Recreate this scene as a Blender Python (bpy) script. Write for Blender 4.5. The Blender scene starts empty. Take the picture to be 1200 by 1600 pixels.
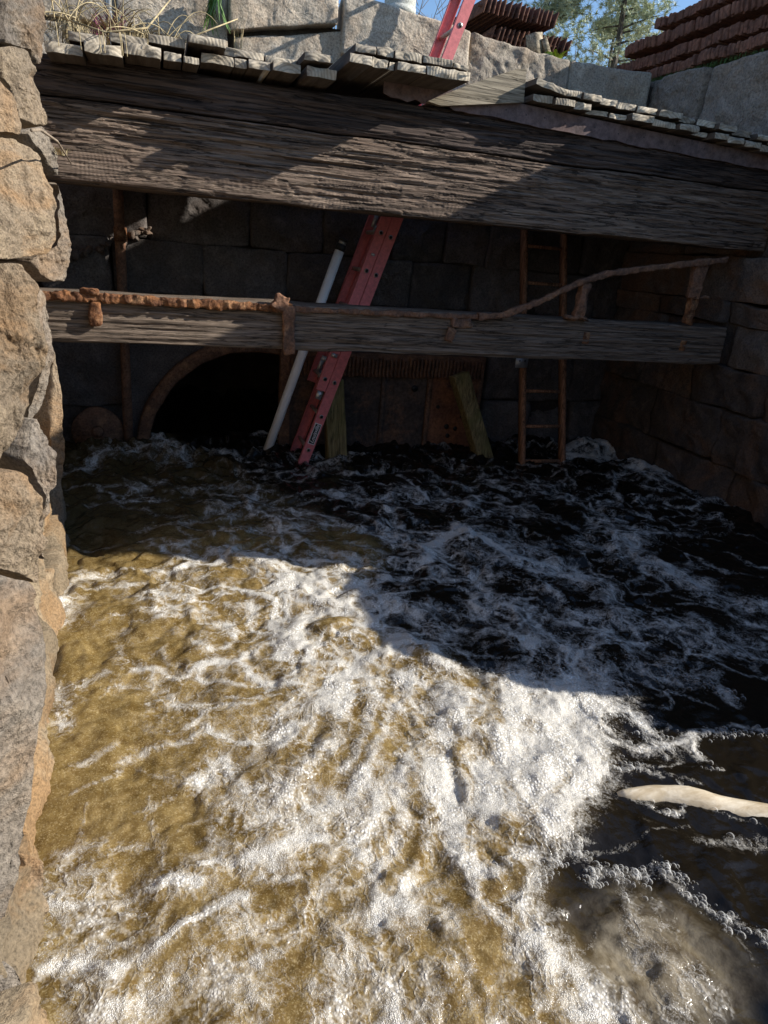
import bpy, math, random
import numpy as np
from mathutils import Vector, Matrix

# ---------------------------------------------------------------- camera, light, exposure
scene = bpy.context.scene
COL = scene.collection
CAM_H = 1.7
YAW, PITCH, ROLL = math.radians(19), math.radians(21), math.radians(4.8)
fwd = Vector((math.sin(YAW)*math.cos(PITCH), math.cos(YAW)*math.cos(PITCH), -math.sin(PITCH)))
r0 = Vector((math.cos(YAW), -math.sin(YAW), 0)); u0 = r0.cross(fwd)
right = r0*math.cos(ROLL) + u0*math.sin(ROLL); up = right.cross(fwd)
cd = bpy.data.cameras.new('camera'); cam = bpy.data.objects.new('camera', cd); COL.objects.link(cam)
cam.matrix_world = Matrix(((right.x, up.x, -fwd.x, 0), (right.y, up.y, -fwd.y, 0), (right.z, up.z, -fwd.z, CAM_H), (0, 0, 0, 1)))
cd.sensor_fit = 'VERTICAL'; cd.sensor_height = 36; cd.lens = 1066/1600*36
cd.clip_start = .02; cd.clip_end = 2000
scene.camera = cam

SUN_DIR = Vector((-1, .30, -.55)).normalized()
sl = bpy.data.lights.new('sun', 'SUN'); sl.energy = 5.0; sl.angle = math.radians(.5); sl.color = (1, .945, .86)
so = bpy.data.objects.new('sun', sl); COL.objects.link(so)
so.rotation_euler = SUN_DIR.to_track_quat('-Z', 'Y').to_euler(); so.location = (8, -2, 9)
w = bpy.data.worlds.new('World'); scene.world = w; w.use_nodes = True
wn = w.node_tree.nodes; wl = w.node_tree.links
sky = wn.new('ShaderNodeTexSky'); sky.sky_type = 'NISHITA'; sky.sun_disc = False
sky.sun_elevation = math.asin(-SUN_DIR.z); sky.sun_rotation = math.atan2(-SUN_DIR.x, -SUN_DIR.y)
sky.air_density = 1.0; sky.dust_density = .2; sky.ozone_density = 4.0
bg = wn['Background']; bg.inputs['Strength'].default_value = .115
wl.new(sky.outputs[0], bg.inputs[0])
scene.view_settings.view_transform = 'Standard'; scene.view_settings.look = 'None'
scene.view_settings.exposure = .72; scene.view_settings.gamma = 1.0
scene.view_settings.use_curve_mapping = False
scene.render.engine = 'CYCLES'; scene.cycles.use_denoising = True
scene.cycles.max_bounces = 8; scene.cycles.caustics_reflective = False; scene.cycles.caustics_refractive = False
scene.cycles.sample_clamp_indirect = 4

R = random.Random(11)
rng = np.random.default_rng(5)

# ---------------------------------------------------------------- noise
def _h(ix, iy, iz, s):
    n = (ix.astype(np.int64)*374761393 + iy.astype(np.int64)*668265263 + iz.astype(np.int64)*2147483647 + s*974711) & 0xffffffff
    n = ((n ^ (n >> 13)) * 1274126177) & 0xffffffff
    n = ((n ^ (n >> 16)) * 2246822519) & 0xffffffff
    return ((n ^ (n >> 15)) & 0xffffff).astype(np.float32)/8388607.5 - 1
def vn(P, s=0):
    P = np.asarray(P, np.float32); i = np.floor(P).astype(np.int32); f = P-i; f = f*f*f*(f*(f*6-15)+10)
    x, y, z = i.T; fx, fy, fz = f.T
    def L(a, b, t): return a+(b-a)*t
    return L(L(L(_h(x, y, z, s), _h(x+1, y, z, s), fx), L(_h(x, y+1, z, s), _h(x+1, y+1, z, s), fx), fy),
             L(L(_h(x, y, z+1, s), _h(x+1, y, z+1, s), fx), L(_h(x, y+1, z+1, s), _h(x+1, y+1, z+1, s), fx), fy), fz)
def fbm(P, o=4, s=0, lac=2.03, g=.5):
    P = np.asarray(P, np.float32); a = 1.; t = 0.; r = np.zeros(len(P), np.float32)
    for k in range(o):
        r += a*vn(P, s+k*17); t += a; a *= g; P = P*lac + 3.1
    return r/t*1.6
def p2(x, y, k=1., z=0.):
    return np.stack([np.ravel(x)*k, np.ravel(y)*k, np.full(np.size(x), z)], 1)
def sstep(a, b, x):
    t = np.clip((x-a)/(b-a), 0, 1); return t*t*(3-2*t)

# ---------------------------------------------------------------- objects
def tag(o, label, cat, group=None, kind=None):
    if label: o['label'] = label
    if cat: o['category'] = cat
    if group: o['group'] = group
    if kind: o['kind'] = kind
    elif cat: o['kind'] = 'thing'
    return o
def thing(name, loc, label, cat, group=None):
    o = bpy.data.objects.new(name, None); o.empty_display_size = .1; COL.objects.link(o); o.location = loc
    return tag(o, label, cat, group)
def wloc(o):
    v = Vector((0, 0, 0))
    while o is not None: v += Vector(o.location); o = o.parent
    return np.array(v)
def newobj(name, me, parent=None, loc=(0, 0, 0)):
    o = bpy.data.objects.new(name, me); COL.objects.link(o)
    if parent: o.parent = parent
    o.location = loc; return o
def rawmesh(name, V, F, m, smooth=True):
    V = np.ascontiguousarray(V, np.float32); me = bpy.data.meshes.new(name)
    if isinstance(F, np.ndarray):
        n, k = F.shape; me.vertices.add(len(V)); me.vertices.foreach_set('co', V.ravel())
        me.loops.add(n*k); me.loops.foreach_set('vertex_index', np.ascontiguousarray(F, np.int32).ravel())
        me.polygons.add(n); me.polygons.foreach_set('loop_start', np.arange(0, n*k, k, dtype=np.int32))
        me.update(calc_edges=True); me.validate()
    else:
        me.from_pydata(V.tolist(), [], F); me.update()
    if smooth: me.polygons.foreach_set('use_smooth', np.ones(len(me.polygons), bool))
    if m: me.materials.append(m)
    return me
def build(name, V, F, m, parent=None, smooth=True, origin=None):
    """V in world metres; the object's origin sits at the middle of its foot (or at 'origin')."""
    V = np.asarray(V, float)
    if origin is None: origin = np.array([(V[:, 0].min()+V[:, 0].max())/2, (V[:, 1].min()+V[:, 1].max())/2, V[:, 2].min()])
    else: origin = np.asarray(origin, float)
    base = wloc(parent) if parent else np.zeros(3)
    return newobj(name, rawmesh(name, V-origin, F, m, smooth), parent, tuple(origin-base))
class MB:
    def __init__(s): s.V = []; s.F = []; s.n = 0
    def add(s, V, F):
        V = np.asarray(V, float); s.V.append(V)
        s.F += [tuple(int(i)+s.n for i in f) for f in F]; s.n += len(V); return s
    def build(s, name, m, parent=None, smooth=True, origin=None): return build(name, np.concatenate(s.V), s.F, m, parent, smooth, origin)
_rc = {}
def rbox_raw(seg, key=None):
    nx, ny, nz = seg
    if seg in _rc: return _rc[seg]
    vid = {}; V = []; F = []
    def g(i, j, k):
        t = (i, j, k)
        if t not in vid: vid[t] = len(V); V.append((i/nx-.5, j/ny-.5, k/nz-.5))
        return vid[t]
    for i in range(nx):
        for j in range(ny):
            F.append((g(i, j, 0), g(i, j+1, 0), g(i+1, j+1, 0), g(i+1, j, 0))); F.append((g(i, j, nz), g(i+1, j, nz), g(i+1, j+1, nz), g(i, j+1, nz)))
        for k in range(nz):
            F.append((g(i, 0, k), g(i+1, 0, k), g(i+1, 0, k+1), g(i, 0, k+1))); F.append((g(i, ny, k), g(i, ny, k+1), g(i+1, ny, k+1), g(i+1, ny, k)))
    for j in range(ny):
        for k in range(nz):
            F.append((g(0, j, k), g(0, j, k+1), g(0, j+1, k+1), g(0, j+1, k))); F.append((g(nx, j, k), g(nx, j+1, k), g(nx, j+1, k+1), g(nx, j, k+1)))
    _rc[seg] = (np.array(V), np.array(F)); return _rc[seg]
def rbox(size, seg=(2, 2, 2), bev=.004, amp=0, freq=6, seed=0, aniso=(1, 1, 1)):
    V, F = rbox_raw(seg); s = np.asarray(size, float); P = V*s
    if bev:
        b = min(bev, s.min()*.45); h = s/2
        # move the outermost ring of the grid to the bevel line, then round
        for a in range(3):
            step = s[a]/seg[a]
            if seg[a] > 2:
                inner = np.isclose(np.abs(P[:, a]), h[a]-step)
                P[inner, a] = np.sign(P[inner, a])*(h[a]-b)
        c = np.clip(P, -(h-b), h-b); d = P-c; l = np.linalg.norm(d, axis=1, keepdims=True)
        P = np.where(l > 1e-9, c+d/np.maximum(l, 1e-9)*b, P)
    if amp:
        n = P/np.maximum(np.linalg.norm(P/s, axis=1, keepdims=True), 1e-6)/s.max()
        Q = P*np.asarray(aniso)*freq + seed*7.3
        P = P + amp*np.stack([fbm(Q, 3, seed), fbm(Q, 3, seed+5), fbm(Q, 3, seed+9)], 1)
    return P, F
def place(P, loc=(0, 0, 0), rot=None):
    if rot is not None: P = P @ np.array(rot).T
    return P+np.asarray(loc, float)
def basis(x, z=(0, 0, 1)):
    x = np.asarray(x, float); x = x/np.linalg.norm(x); z = np.asarray(z, float); y = np.cross(z, x); y /= np.linalg.norm(y); z = np.cross(x, y)
    return np.stack([x, y, z], 1)
def rotz(a): c, s = math.cos(a), math.sin(a); return np.array([[c, -s, 0], [s, c, 0], [0, 0, 1]])
def roty(a): c, s = math.cos(a), math.sin(a); return np.array([[c, 0, s], [0, 1, 0], [-s, 0, c]])
def tube(pts, rad, n=8, cap=True, amp=0, seed=0, freq=8):
    pts = np.asarray(pts, float); m = len(pts); rad = np.broadcast_to(rad, (m,)).astype(float)
    T = np.gradient(pts, axis=0); T /= np.linalg.norm(T, axis=1, keepdims=True)
    ref = np.array([0, 0, 1.]) if abs(T[:, 2]).mean() < .9 else np.array([0, 1., 0])
    A = np.cross(T, ref); A /= np.linalg.norm(A, axis=1, keepdims=True); B = np.cross(A, T)
    th = np.linspace(0, 2*np.pi, n, endpoint=False)
    ring = pts[:, None]+rad[:, None, None]*(np.cos(th)[None, :, None]*A[:, None]+np.sin(th)[None, :, None]*B[:, None])
    V = ring.reshape(-1, 3)
    if amp:
        c = np.repeat(pts, n, 0); V = c+(V-c)*(1+amp*fbm(V*freq, 3, seed))[:, None]
    F = [(i*n+j, i*n+(j+1) % n, (i+1)*n+(j+1) % n, (i+1)*n+j) for i in range(m-1) for j in range(n)]
    if cap: F += [tuple(range(n))[::-1], tuple(range((m-1)*n, m*n))]
    return V, F
def prism(poly, O, U, V, N, d):
    poly = np.asarray(poly, float); n = len(poly); O, U, V, N = (np.asarray(a, float) for a in (O, U, V, N))
    a = O+poly[:, :1]*U+poly[:, 1:]*V
    return np.concatenate([a, a-N*d]), [tuple(range(n)), tuple(range(2*n-1, n-1, -1))]+[(i, i+n, (i+1) % n+n, (i+1) % n) for i in range(n)]
def stone(poly, O, U, V, N, depth=.35, bulge=.03, rough=.02, freq=5., seed=0, rings=8, per=44, gap=.008, chai=1, flat=10, cut=.12, facets=0):
    """A rough block: outline 'poly' in the (U, V) plane, a broken face bulging along N, sides running back."""
    p = np.asarray(poly, float); c = p.mean(0)
    p = c+(p-c)*(1-gap/np.maximum(np.linalg.norm(p-c, axis=1, keepdims=True), .02))
    for _ in range(chai):
        q = np.roll(p, -1, 0); p = np.stack([p*(1-cut)+q*cut, p*cut+q*(1-cut)], 1).reshape(-1, 2)
    q = np.roll(p, -1, 0); L = np.linalg.norm(q-p, axis=1); cum = np.concatenate([[0], np.cumsum(L)])
    t = np.linspace(0, cum[-1], per, endpoint=False); pp = np.concatenate([p, p[:1]])
    out = np.stack([np.interp(t, cum, pp[:, 0]), np.interp(t, cum, pp[:, 1])], 1)
    rs = np.linspace(0, 1, rings+1)[1:]**.8
    UV = [c[None]]; H = [np.array([bulge])]
    for r in rs: UV.append(c+(out-c)*r); H.append(np.full(per, bulge*(1-r**flat)))
    for k, s in enumerate((.25, .6, 1.)): UV.append(c+(out-c)*(1-.04*k)); H.append(np.full(per, -depth*s))
    UV = np.concatenate(UV); H = np.concatenate(H)
    if facets:
        fr = np.random.default_rng(seed); ex = np.ptp(out, axis=0).max()/2; hf = np.full(len(UV), 9.)
        for _ in range(facets):
            az = fr.uniform(0, 6.283); sl_ = fr.uniform(.03, .26); d_ = np.array([math.cos(az), math.sin(az)]); hf = np.minimum(hf, bulge+ex*fr.uniform(.02, .22)-sl_*((UV-c) @ d_))
        k_ = 1+rings*per; H[:k_] = np.minimum(H[:k_]+.02, hf[:k_]-.03*ex)
    O, U, V, N = (np.asarray(a, float) for a in (O, U, V, N))
    P = O+UV[:, :1]*U+UV[:, 1:]*V+H[:, None]*N
    Q = P*freq+seed*1.7
    f1 = fbm(Q, 5, seed); f2 = fbm(Q*.9, 4, seed+31); f3 = fbm(Q*.9, 4, seed+57)
    ch = vn(Q*1.3, seed+80); ch2 = vn(Q*3.1, seed+90); f1 = f1+.6*np.round(ch*2.2)/2.2+.30*np.round(ch2*2.)/2.+.35*(.5-np.abs(fbm(Q*2.6, 3, seed+95)))
    P = P+rough*(f1[:, None]*N+.55*f2[:, None]*U+.55*f3[:, None]*V)
    F = [(0, 1+i, 1+(i+1) % per) for i in range(per)]
    for k in range(rings+2):
        a, b = 1+k*per, 1+(k+1)*per
        F += [(a+i, b+i, b+(i+1) % per, a+(i+1) % per) for i in range(per)]
    return P, F

# ---------------------------------------------------------------- materials
class NT:
    def __init__(s, name, rough=.85, spec=.25):
        s.m = bpy.data.materials.new(name); s.m.use_nodes = True; s.t = s.m.node_tree; s.b = s.t.nodes['Principled BSDF']
        s.b.inputs['Roughness'].default_value = rough; s.b.inputs['Specular IOR Level'].default_value = spec
        s.geo = s.t.nodes.new('ShaderNodeNewGeometry'); s.pos = s.geo.outputs['Position']
        s.tc = s.t.nodes.new('ShaderNodeTexCoord'); s.obj = s.tc.outputs['Object']
        s.oi = s.t.nodes.new('ShaderNodeObjectInfo'); s.rnd = s.oi.outputs['Random']
    def L(s, a, b): s.t.links.new(a, b)
    def put(s, v, sock):
        if hasattr(v, 'links'): s.L(v, sock)
        elif isinstance(v, (tuple, list)) and len(v) == 3 and sock.type == 'RGBA': sock.default_value = (*v, 1)
        else: sock.default_value = v
    def map(s, v, scale=(1, 1, 1), rot=(0, 0, 0), loc=(0, 0, 0)):
        n = s.t.nodes.new('ShaderNodeMapping'); s.L(v, n.inputs[0]); n.inputs['Scale'].default_value = scale; n.inputs['Rotation'].default_value = rot
        s.put(loc, n.inputs['Location']); return n.outputs[0]
    def noise(s, v, scale, det=4, rough=.55, dist=0, col=False):
        n = s.t.nodes.new('ShaderNodeTexNoise'); s.L(v, n.inputs['Vector']); n.inputs['Scale'].default_value = scale; n.inputs['Detail'].default_value = det
        n.inputs['Roughness'].default_value = rough; n.inputs['Distortion'].default_value = dist; return n.outputs['Color' if col else 'Fac']
    def vor(s, v, scale, feat='F1', out='Distance', rand=1.):
        n = s.t.nodes.new('ShaderNodeTexVoronoi'); n.feature = feat; s.L(v, n.inputs['Vector']); n.inputs['Scale'].default_value = scale
        n.inputs['Randomness'].default_value = rand; return n.outputs[out]
    def ramp(s, f, *st):
        n = s.t.nodes.new('ShaderNodeValToRGB'); s.L(f, n.inputs[0]); e = n.color_ramp.elements
        while len(e) < len(st): e.new(.5)
        for el, (p, c) in zip(e, st): el.position = p; el.color = (c, c, c, 1) if not isinstance(c, (tuple, list)) else (*c, 1)
        return n.outputs[0]
    def mix(s, f, a, b, mode='MIX'):
        n = s.t.nodes.new('ShaderNodeMix'); n.data_type = 'RGBA'; n.blend_type = mode; s.put(f, n.inputs[0]); s.put(a, n.inputs[6]); s.put(b, n.inputs[7]); return n.outputs[2]
    def math(s, op, a, b=0., c=0., clamp=False):
        n = s.t.nodes.new('ShaderNodeMath'); n.operation = op; n.use_clamp = clamp
        for i, v in enumerate((a, b, c)): s.put(v, n.inputs[i])
        return n.outputs[0]
    def rng(s, v, a, b, c=0., d=1.):
        n = s.t.nodes.new('ShaderNodeMapRange'); s.put(v, n.inputs[0])
        for i, q in enumerate((a, b, c, d)): s.put(q, n.inputs[1+i])
        return n.outputs[0]
    def attr(s, name):
        n = s.t.nodes.new('ShaderNodeAttribute'); n.attribute_name = name; return n.outputs['Fac']
    def bump(s, h, strength, dist=.01, nrm=None):
        n = s.t.nodes.new('ShaderNodeBump'); s.put(h, n.inputs['Height']); n.inputs['Strength'].default_value = strength; n.inputs['Distance'].default_value = dist
        if nrm: s.L(nrm, n.inputs['Normal'])
        return n.outputs[0]
    def out(s, col=None, rough=None, nrm=None):
        if col is not None: s.put(col, s.b.inputs['Base Color'])
        if rough is not None: s.put(rough, s.b.inputs['Roughness'])
        if nrm is not None: s.L(nrm, s.b.inputs['Normal'])
        return s.m
def m_stone(name, c1, c2, c3, stain, amt, fine=70., bst=.7):
    n = NT(name); p = n.pos
    a = n.noise(p, 2.3, 8, .6); b = n.noise(p, fine, 4, .7); d = n.noise(p, 9, 8, .65)
    col = n.mix(n.rng(a, .35, .65), c1, c2); col = n.mix(n.rng(d, .5, .72), col, c3)
    col = n.mix(n.math('MULTIPLY', n.rng(n.noise(p, 1.7, 6, .65, 1.), .48, .64), amt), col, stain)
    sp = n.ramp(b, (.3, .45), (.5, 1.), (.7, 1.35)); col = n.mix(1., col, sp, 'MULTIPLY')
    col = n.mix(1., col, n.ramp(n.rnd, (0, .78), (1, 1.18)), 'MULTIPLY')
    h = n.math('ADD', n.math('MULTIPLY', d, 1.), n.math('MULTIPLY', b, .35)); h = n.math('ADD', h, n.math('MULTIPLY', n.noise(p, 30, 6, .7), .6))
    return n.out(col, .88, n.bump(h, bst, .02))
def m_wood(name, c1, c2, c3, axis='X', fine=1., bst=.6, moss=None, obj=False):
    n = NT(name); p = n.obj if obj else n.pos
    sc = {'X': (1.1, 26, 26), 'Y': (26, 1.1, 26), 'Z': (26, 26, 1.1)}[axis]
    q = n.map(p, sc); g = n.noise(q, 1.*fine, 8, .62, .6); g2 = n.noise(n.map(p, tuple(k*3.1 for k in sc)), 1.*fine, 4, .6)
    big = n.noise(p, 2.2, 5, .6)
    col = n.mix(n.rng(g, .32, .66), c1, c2); col = n.mix(n.rng(big, .45, .7), col, c3)
    col = n.mix(1., col, n.ramp(g2, (.34, .42), (.6, 1.12)), 'MULTIPLY')
    cr = n.noise(n.map(p, tuple(k*.55 for k in sc)), 1.7*fine, 5, .6, .9); crk = n.rng(n.math('ABSOLUTE', n.math('SUBTRACT', cr, .5)), .0, .022)
    col = n.mix(1., col, n.ramp(crk, (0., .22), (1., 1.)), 'MULTIPLY')
    if moss: col = n.mix(n.math('MULTIPLY', n.rng(n.noise(p, 5, 5, .6), .45, .65), .8), col, moss)
    h = n.math('ADD', n.math('ADD', g, n.math('MULTIPLY', g2, .6)), n.math('MULTIPLY', crk, .5))
    return n.out(col, .85, n.bump(h, bst, .016))
def m_rust(name, c1, c2, c3, scale=14., bst=.8):
    n = NT(name, .9, .2); p = n.pos
    a = n.noise(p, scale, 8, .65); b = n.noise(p, scale*5, 5, .7); v = n.vor(p, scale*2.5)
    col = n.mix(n.rng(a, .38, .58), c1, c2); col = n.mix(n.rng(n.noise(p, scale*.6, 6, .7), .52, .68), col, c3)
    col = n.mix(1., col, n.ramp(b, (.3, .5), (.65, 1.2)), 'MULTIPLY')
    h = n.math('ADD', a, n.math('ADD', n.math('MULTIPLY', b, .4), n.math('MULTIPLY', v, .5)))
    return n.out(col, .92, n.bump(h, bst, .012))
def m_plain(name, c, rough=.5, spec=.4, var=.12, scale=12., metal=0., bst=.1):
    n = NT(name, rough, spec); n.b.inputs['Metallic'].default_value = metal
    a = n.noise(n.pos, scale, 6, .65); col = n.mix(1., c, n.ramp(a, (.3, 1-var*2), (.7, 1+var)), 'MULTIPLY')
    return n.out(col, n.rng(a, .3, .7, rough-.08, rough+.12), n.bump(a, bst, .004))

M = {}
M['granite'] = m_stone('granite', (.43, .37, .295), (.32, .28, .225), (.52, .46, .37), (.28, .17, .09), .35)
M['granite_warm'] = m_stone('granite_warm', (.27, .205, .138), (.20, .16, .115), (.32, .25, .168), (.30, .16, .06), .6, 90., 1.2)
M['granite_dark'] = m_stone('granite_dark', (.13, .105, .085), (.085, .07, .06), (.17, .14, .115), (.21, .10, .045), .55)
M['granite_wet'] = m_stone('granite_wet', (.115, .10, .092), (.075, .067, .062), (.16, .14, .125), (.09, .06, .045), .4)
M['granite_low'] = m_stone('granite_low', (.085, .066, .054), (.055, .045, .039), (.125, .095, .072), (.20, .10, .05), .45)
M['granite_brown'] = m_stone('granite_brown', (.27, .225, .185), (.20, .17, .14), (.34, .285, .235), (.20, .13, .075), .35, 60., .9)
M['granite_grey'] = m_stone('granite_grey', (.25, .21, .165), (.175, .15, .125), (.30, .26, .21), (.28, .165, .075), .5, 80., 1.2)
M['granite_wl'] = m_stone('granite_waterline', (.27, .205, .13), (.19, .15, .10), (.32, .25, .165), (.25, .135, .05), .6, 90., .8)
M['core'] = m_stone('mortar_rubble', (.05, .042, .034), (.03, .026, .022), (.08, .065, .05), (.06, .04, .025), .4)
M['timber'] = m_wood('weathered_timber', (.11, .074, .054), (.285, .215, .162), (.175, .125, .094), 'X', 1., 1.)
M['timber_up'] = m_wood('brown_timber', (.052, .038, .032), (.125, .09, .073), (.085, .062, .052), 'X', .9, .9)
M['timber_low'] = m_wood('grey_brown_timber', (.125, .09, .066), (.26, .20, .15), (.18, .135, .10), 'X', 1.3, .7)
M['post'] = m_wood('green_post_wood', (.20, .145, .06), (.34, .26, .12), (.24, .19, .09), 'Z', 1., .6, (.15, .14, .05))
M['ladder_wood'] = m_wood('varnished_ladder_wood', (.27, .13, .072), (.37, .19, .105), (.31, .155, .085), 'Z', 1., .3)
M['board'] = m_wood('pale_board_wood', (.30, .25, .175), (.39, .33, .24), (.24, .20, .145), 'X', .9, .4)
def m_log():
    n = NT('bleached_log_wood', .38, .45); q = n.map(n.pos, (3.5, 11, 11), (0, 0, .55)); a = n.noise(q, 2.2, 6, .62, .8); c = n.noise(n.pos, 9, 5, .6)
    col = n.mix(n.rng(a, .36, .64), (.50, .40, .26), (.74, .65, .50)); col = n.mix(n.math('MULTIPLY', n.rng(c, .52, .66), .55), col, (.36, .26, .13))
    return n.out(col, None, n.bump(n.math('ADD', a, n.math('MULTIPLY', c, .6)), .3, .01))
M['log'] = m_log()
M['bark'] = m_wood('bark', (.11, .085, .065), (.17, .14, .115), (.13, .11, .09), 'Z', .6, .8)
M['rust'] = m_rust('orange_rust', (.27, .12, .05), (.12, .055, .03), (.40, .23, .12), 16.)
M['rust_dark'] = m_rust('dark_rust', (.24, .125, .075), (.13, .075, .05), (.32, .17, .09), 13.)
M['rust_rack'] = m_rust('brown_rack_rust', (.17, .08, .055), (.10, .052, .038), (.25, .12, .07), 9.)
M['rust_red'] = m_rust('red_brown_rust', (.23, .105, .07), (.145, .072, .052), (.31, .155, .10), 8.)
M['plate'] = m_rust('painted_rusty_plate', (.15, .115, .112), (.175, .125, .118), (.19, .12, .10), 5., .25)
M['gate'] = m_rust('rusty_gate_plate', (.12, .085, .066), (.075, .057, .048), (.25, .13, .075), 6., .5)
M['gate_red'] = m_rust('orange_gate_plate', (.32, .14, .07), (.20, .09, .055), (.09, .055, .045), 7., .5)
M['fibreglass'] = m_plain('red_fibreglass', (.70, .20, .20), .6, .35, .14, 30.)
M['alu'] = m_plain('aluminium', (.55, .53, .50), .42, .5, .15, 40., .75)
M['rung'] = m_plain('worn_rung_metal', (.50, .44, .37), .5, .5, .2, 40., .35)
M['pvc'] = m_plain('white_pvc', (.93, .93, .92), .4, .45, .05, 8.)
M['black'] = m_plain('black_plastic', (.02, .02, .02), .45, .4, .1)
M['white'] = m_plain('label_white', (.75, .75, .72), .5, .3, .03)
M['rope'] = m_plain('rope_fibre', (.35, .30, .24), .9, .1, .2, 80.)
M['concrete'] = m_stone('pale_concrete', (.50, .50, .45), (.42, .43, .38), (.58, .56, .5), (.33, .36, .29), .3, 90., .3)
M['galv'] = m_plain('galvanised_steel', (.42, .44, .46), .45, .5, .15, 20., .6)
M['straw'] = m_plain('dry_grass', (.48, .39, .23), .9, .1, .3, 20.)
M['leaf'] = m_plain('green_leaf', (.10, .20, .045), .5, .4, .3, 30.)
M['lime'] = m_plain('lime_leaf', (.30, .40, .04), .6, .3, .25, 30.)
M['moss'] = m_plain('moss_green', (.07, .11, .03), .9, .1, .4, 30.)
M['soil'] = m_stone('soil_ground', (.17, .13, .085), (.12, .095, .06), (.25, .2, .13), (.10, .085, .05), .4)
M['twig'] = m_plain('dry_twig', (.30, .24, .18), .9, .1, .25, 30.)
M['flower'] = m_plain('purple_dry_flower', (.22, .06, .12), .9, .1, .3, 30.)
def m_needle(name, c1, c2):
    n = NT(name, .6, .3); f = n.noise(n.pos, 1.6, 5, .6); col = n.mix(n.rng(f, .35, .65), c1, c2)
    col = n.mix(1., col, n.ramp(n.noise(n.pos, 9, 3, .6), (.3, .6), (.7, 1.25)), 'MULTIPLY')
    n.b.inputs['Transmission Weight'].default_value = 0; return n.out(col)
M['needle'] = m_needle('pine_needles', (.42, .48, .29), (.58, .60, .42))
M['needle_far'] = m_needle('far_foliage', (.07, .10, .04), (.12, .14, .07))
def m_plank():
    n = NT('weathered_plank', .88, .2); o = n.obj
    # solid growth rings about a pith line that runs along the plank (Y), different for each plank
    off = n.t.nodes.new('ShaderNodeCombineXYZ'); n.L(n.math('MULTIPLY_ADD', n.rnd, .16, -.08), off.inputs[0]); n.L(n.math('MULTIPLY_ADD', n.math('FRACT', n.math('MULTIPLY', n.rnd, 7.3)), -.14, .0), off.inputs[2])
    va = n.t.nodes.new('ShaderNodeVectorMath'); va.operation = 'SUBTRACT'; n.L(o, va.inputs[0]); n.L(off.outputs[0], va.inputs[1])
    q = n.map(va.outputs[0], (1, .04, 1)); wob = n.noise(q, 14, 3, .5)
    ln = n.t.nodes.new('ShaderNodeVectorMath'); ln.operation = 'LENGTH'; n.L(n.map(va.outputs[0], (1, .0, 1)), ln.inputs[0])
    ring = n.math('SINE', n.math('MULTIPLY_ADD', wob, 7., n.math('MULTIPLY', ln.outputs['Value'], 340.)))
    ring = n.rng(ring, -1, 1)
    g = n.noise(n.map(n.pos, (22, 2, 22)), 1.2, 6, .6); big = n.noise(n.pos, 7, 5, .6)
    col = n.mix(n.rng(g, .3, .7), (.42, .355, .265), (.60, .525, .41)); col = n.mix(n.rng(big, .45, .7), col, (.25, .215, .17))
    col = n.mix(1., col, n.ramp(ring, (0., .74), (.6, 1.04)), 'MULTIPLY'); col = n.mix(1., col, n.ramp(n.rnd, (0, .82), (1, 1.2)), 'MULTIPLY')
    nn = n.t.nodes.new('ShaderNodeSeparateXYZ'); n.L(n.tc.outputs['Normal'], nn.inputs[0])
    side = n.mix(n.rng(g, .3, .7), (.06, .045, .034), (.12, .095, .075)); endm = n.rng(n.math('ABSOLUTE', nn.outputs[1]), .55, .8)  # weathered sides, darkened further to paint in shade under the overhang
    col = n.mix(endm, side, col); col = n.mix(n.math('MULTIPLY', n.rng(n.noise(n.pos, 26, 5, .65), .57, .7), .5), col, (.16, .13, .095))
    return n.out(col, .88, n.bump(n.math('ADD', n.math('MULTIPLY', ring, .5), n.math('ADD', g, n.noise(n.pos, 60, 4, .6))), .5, .004))
M['plank'] = m_plank()
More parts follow.
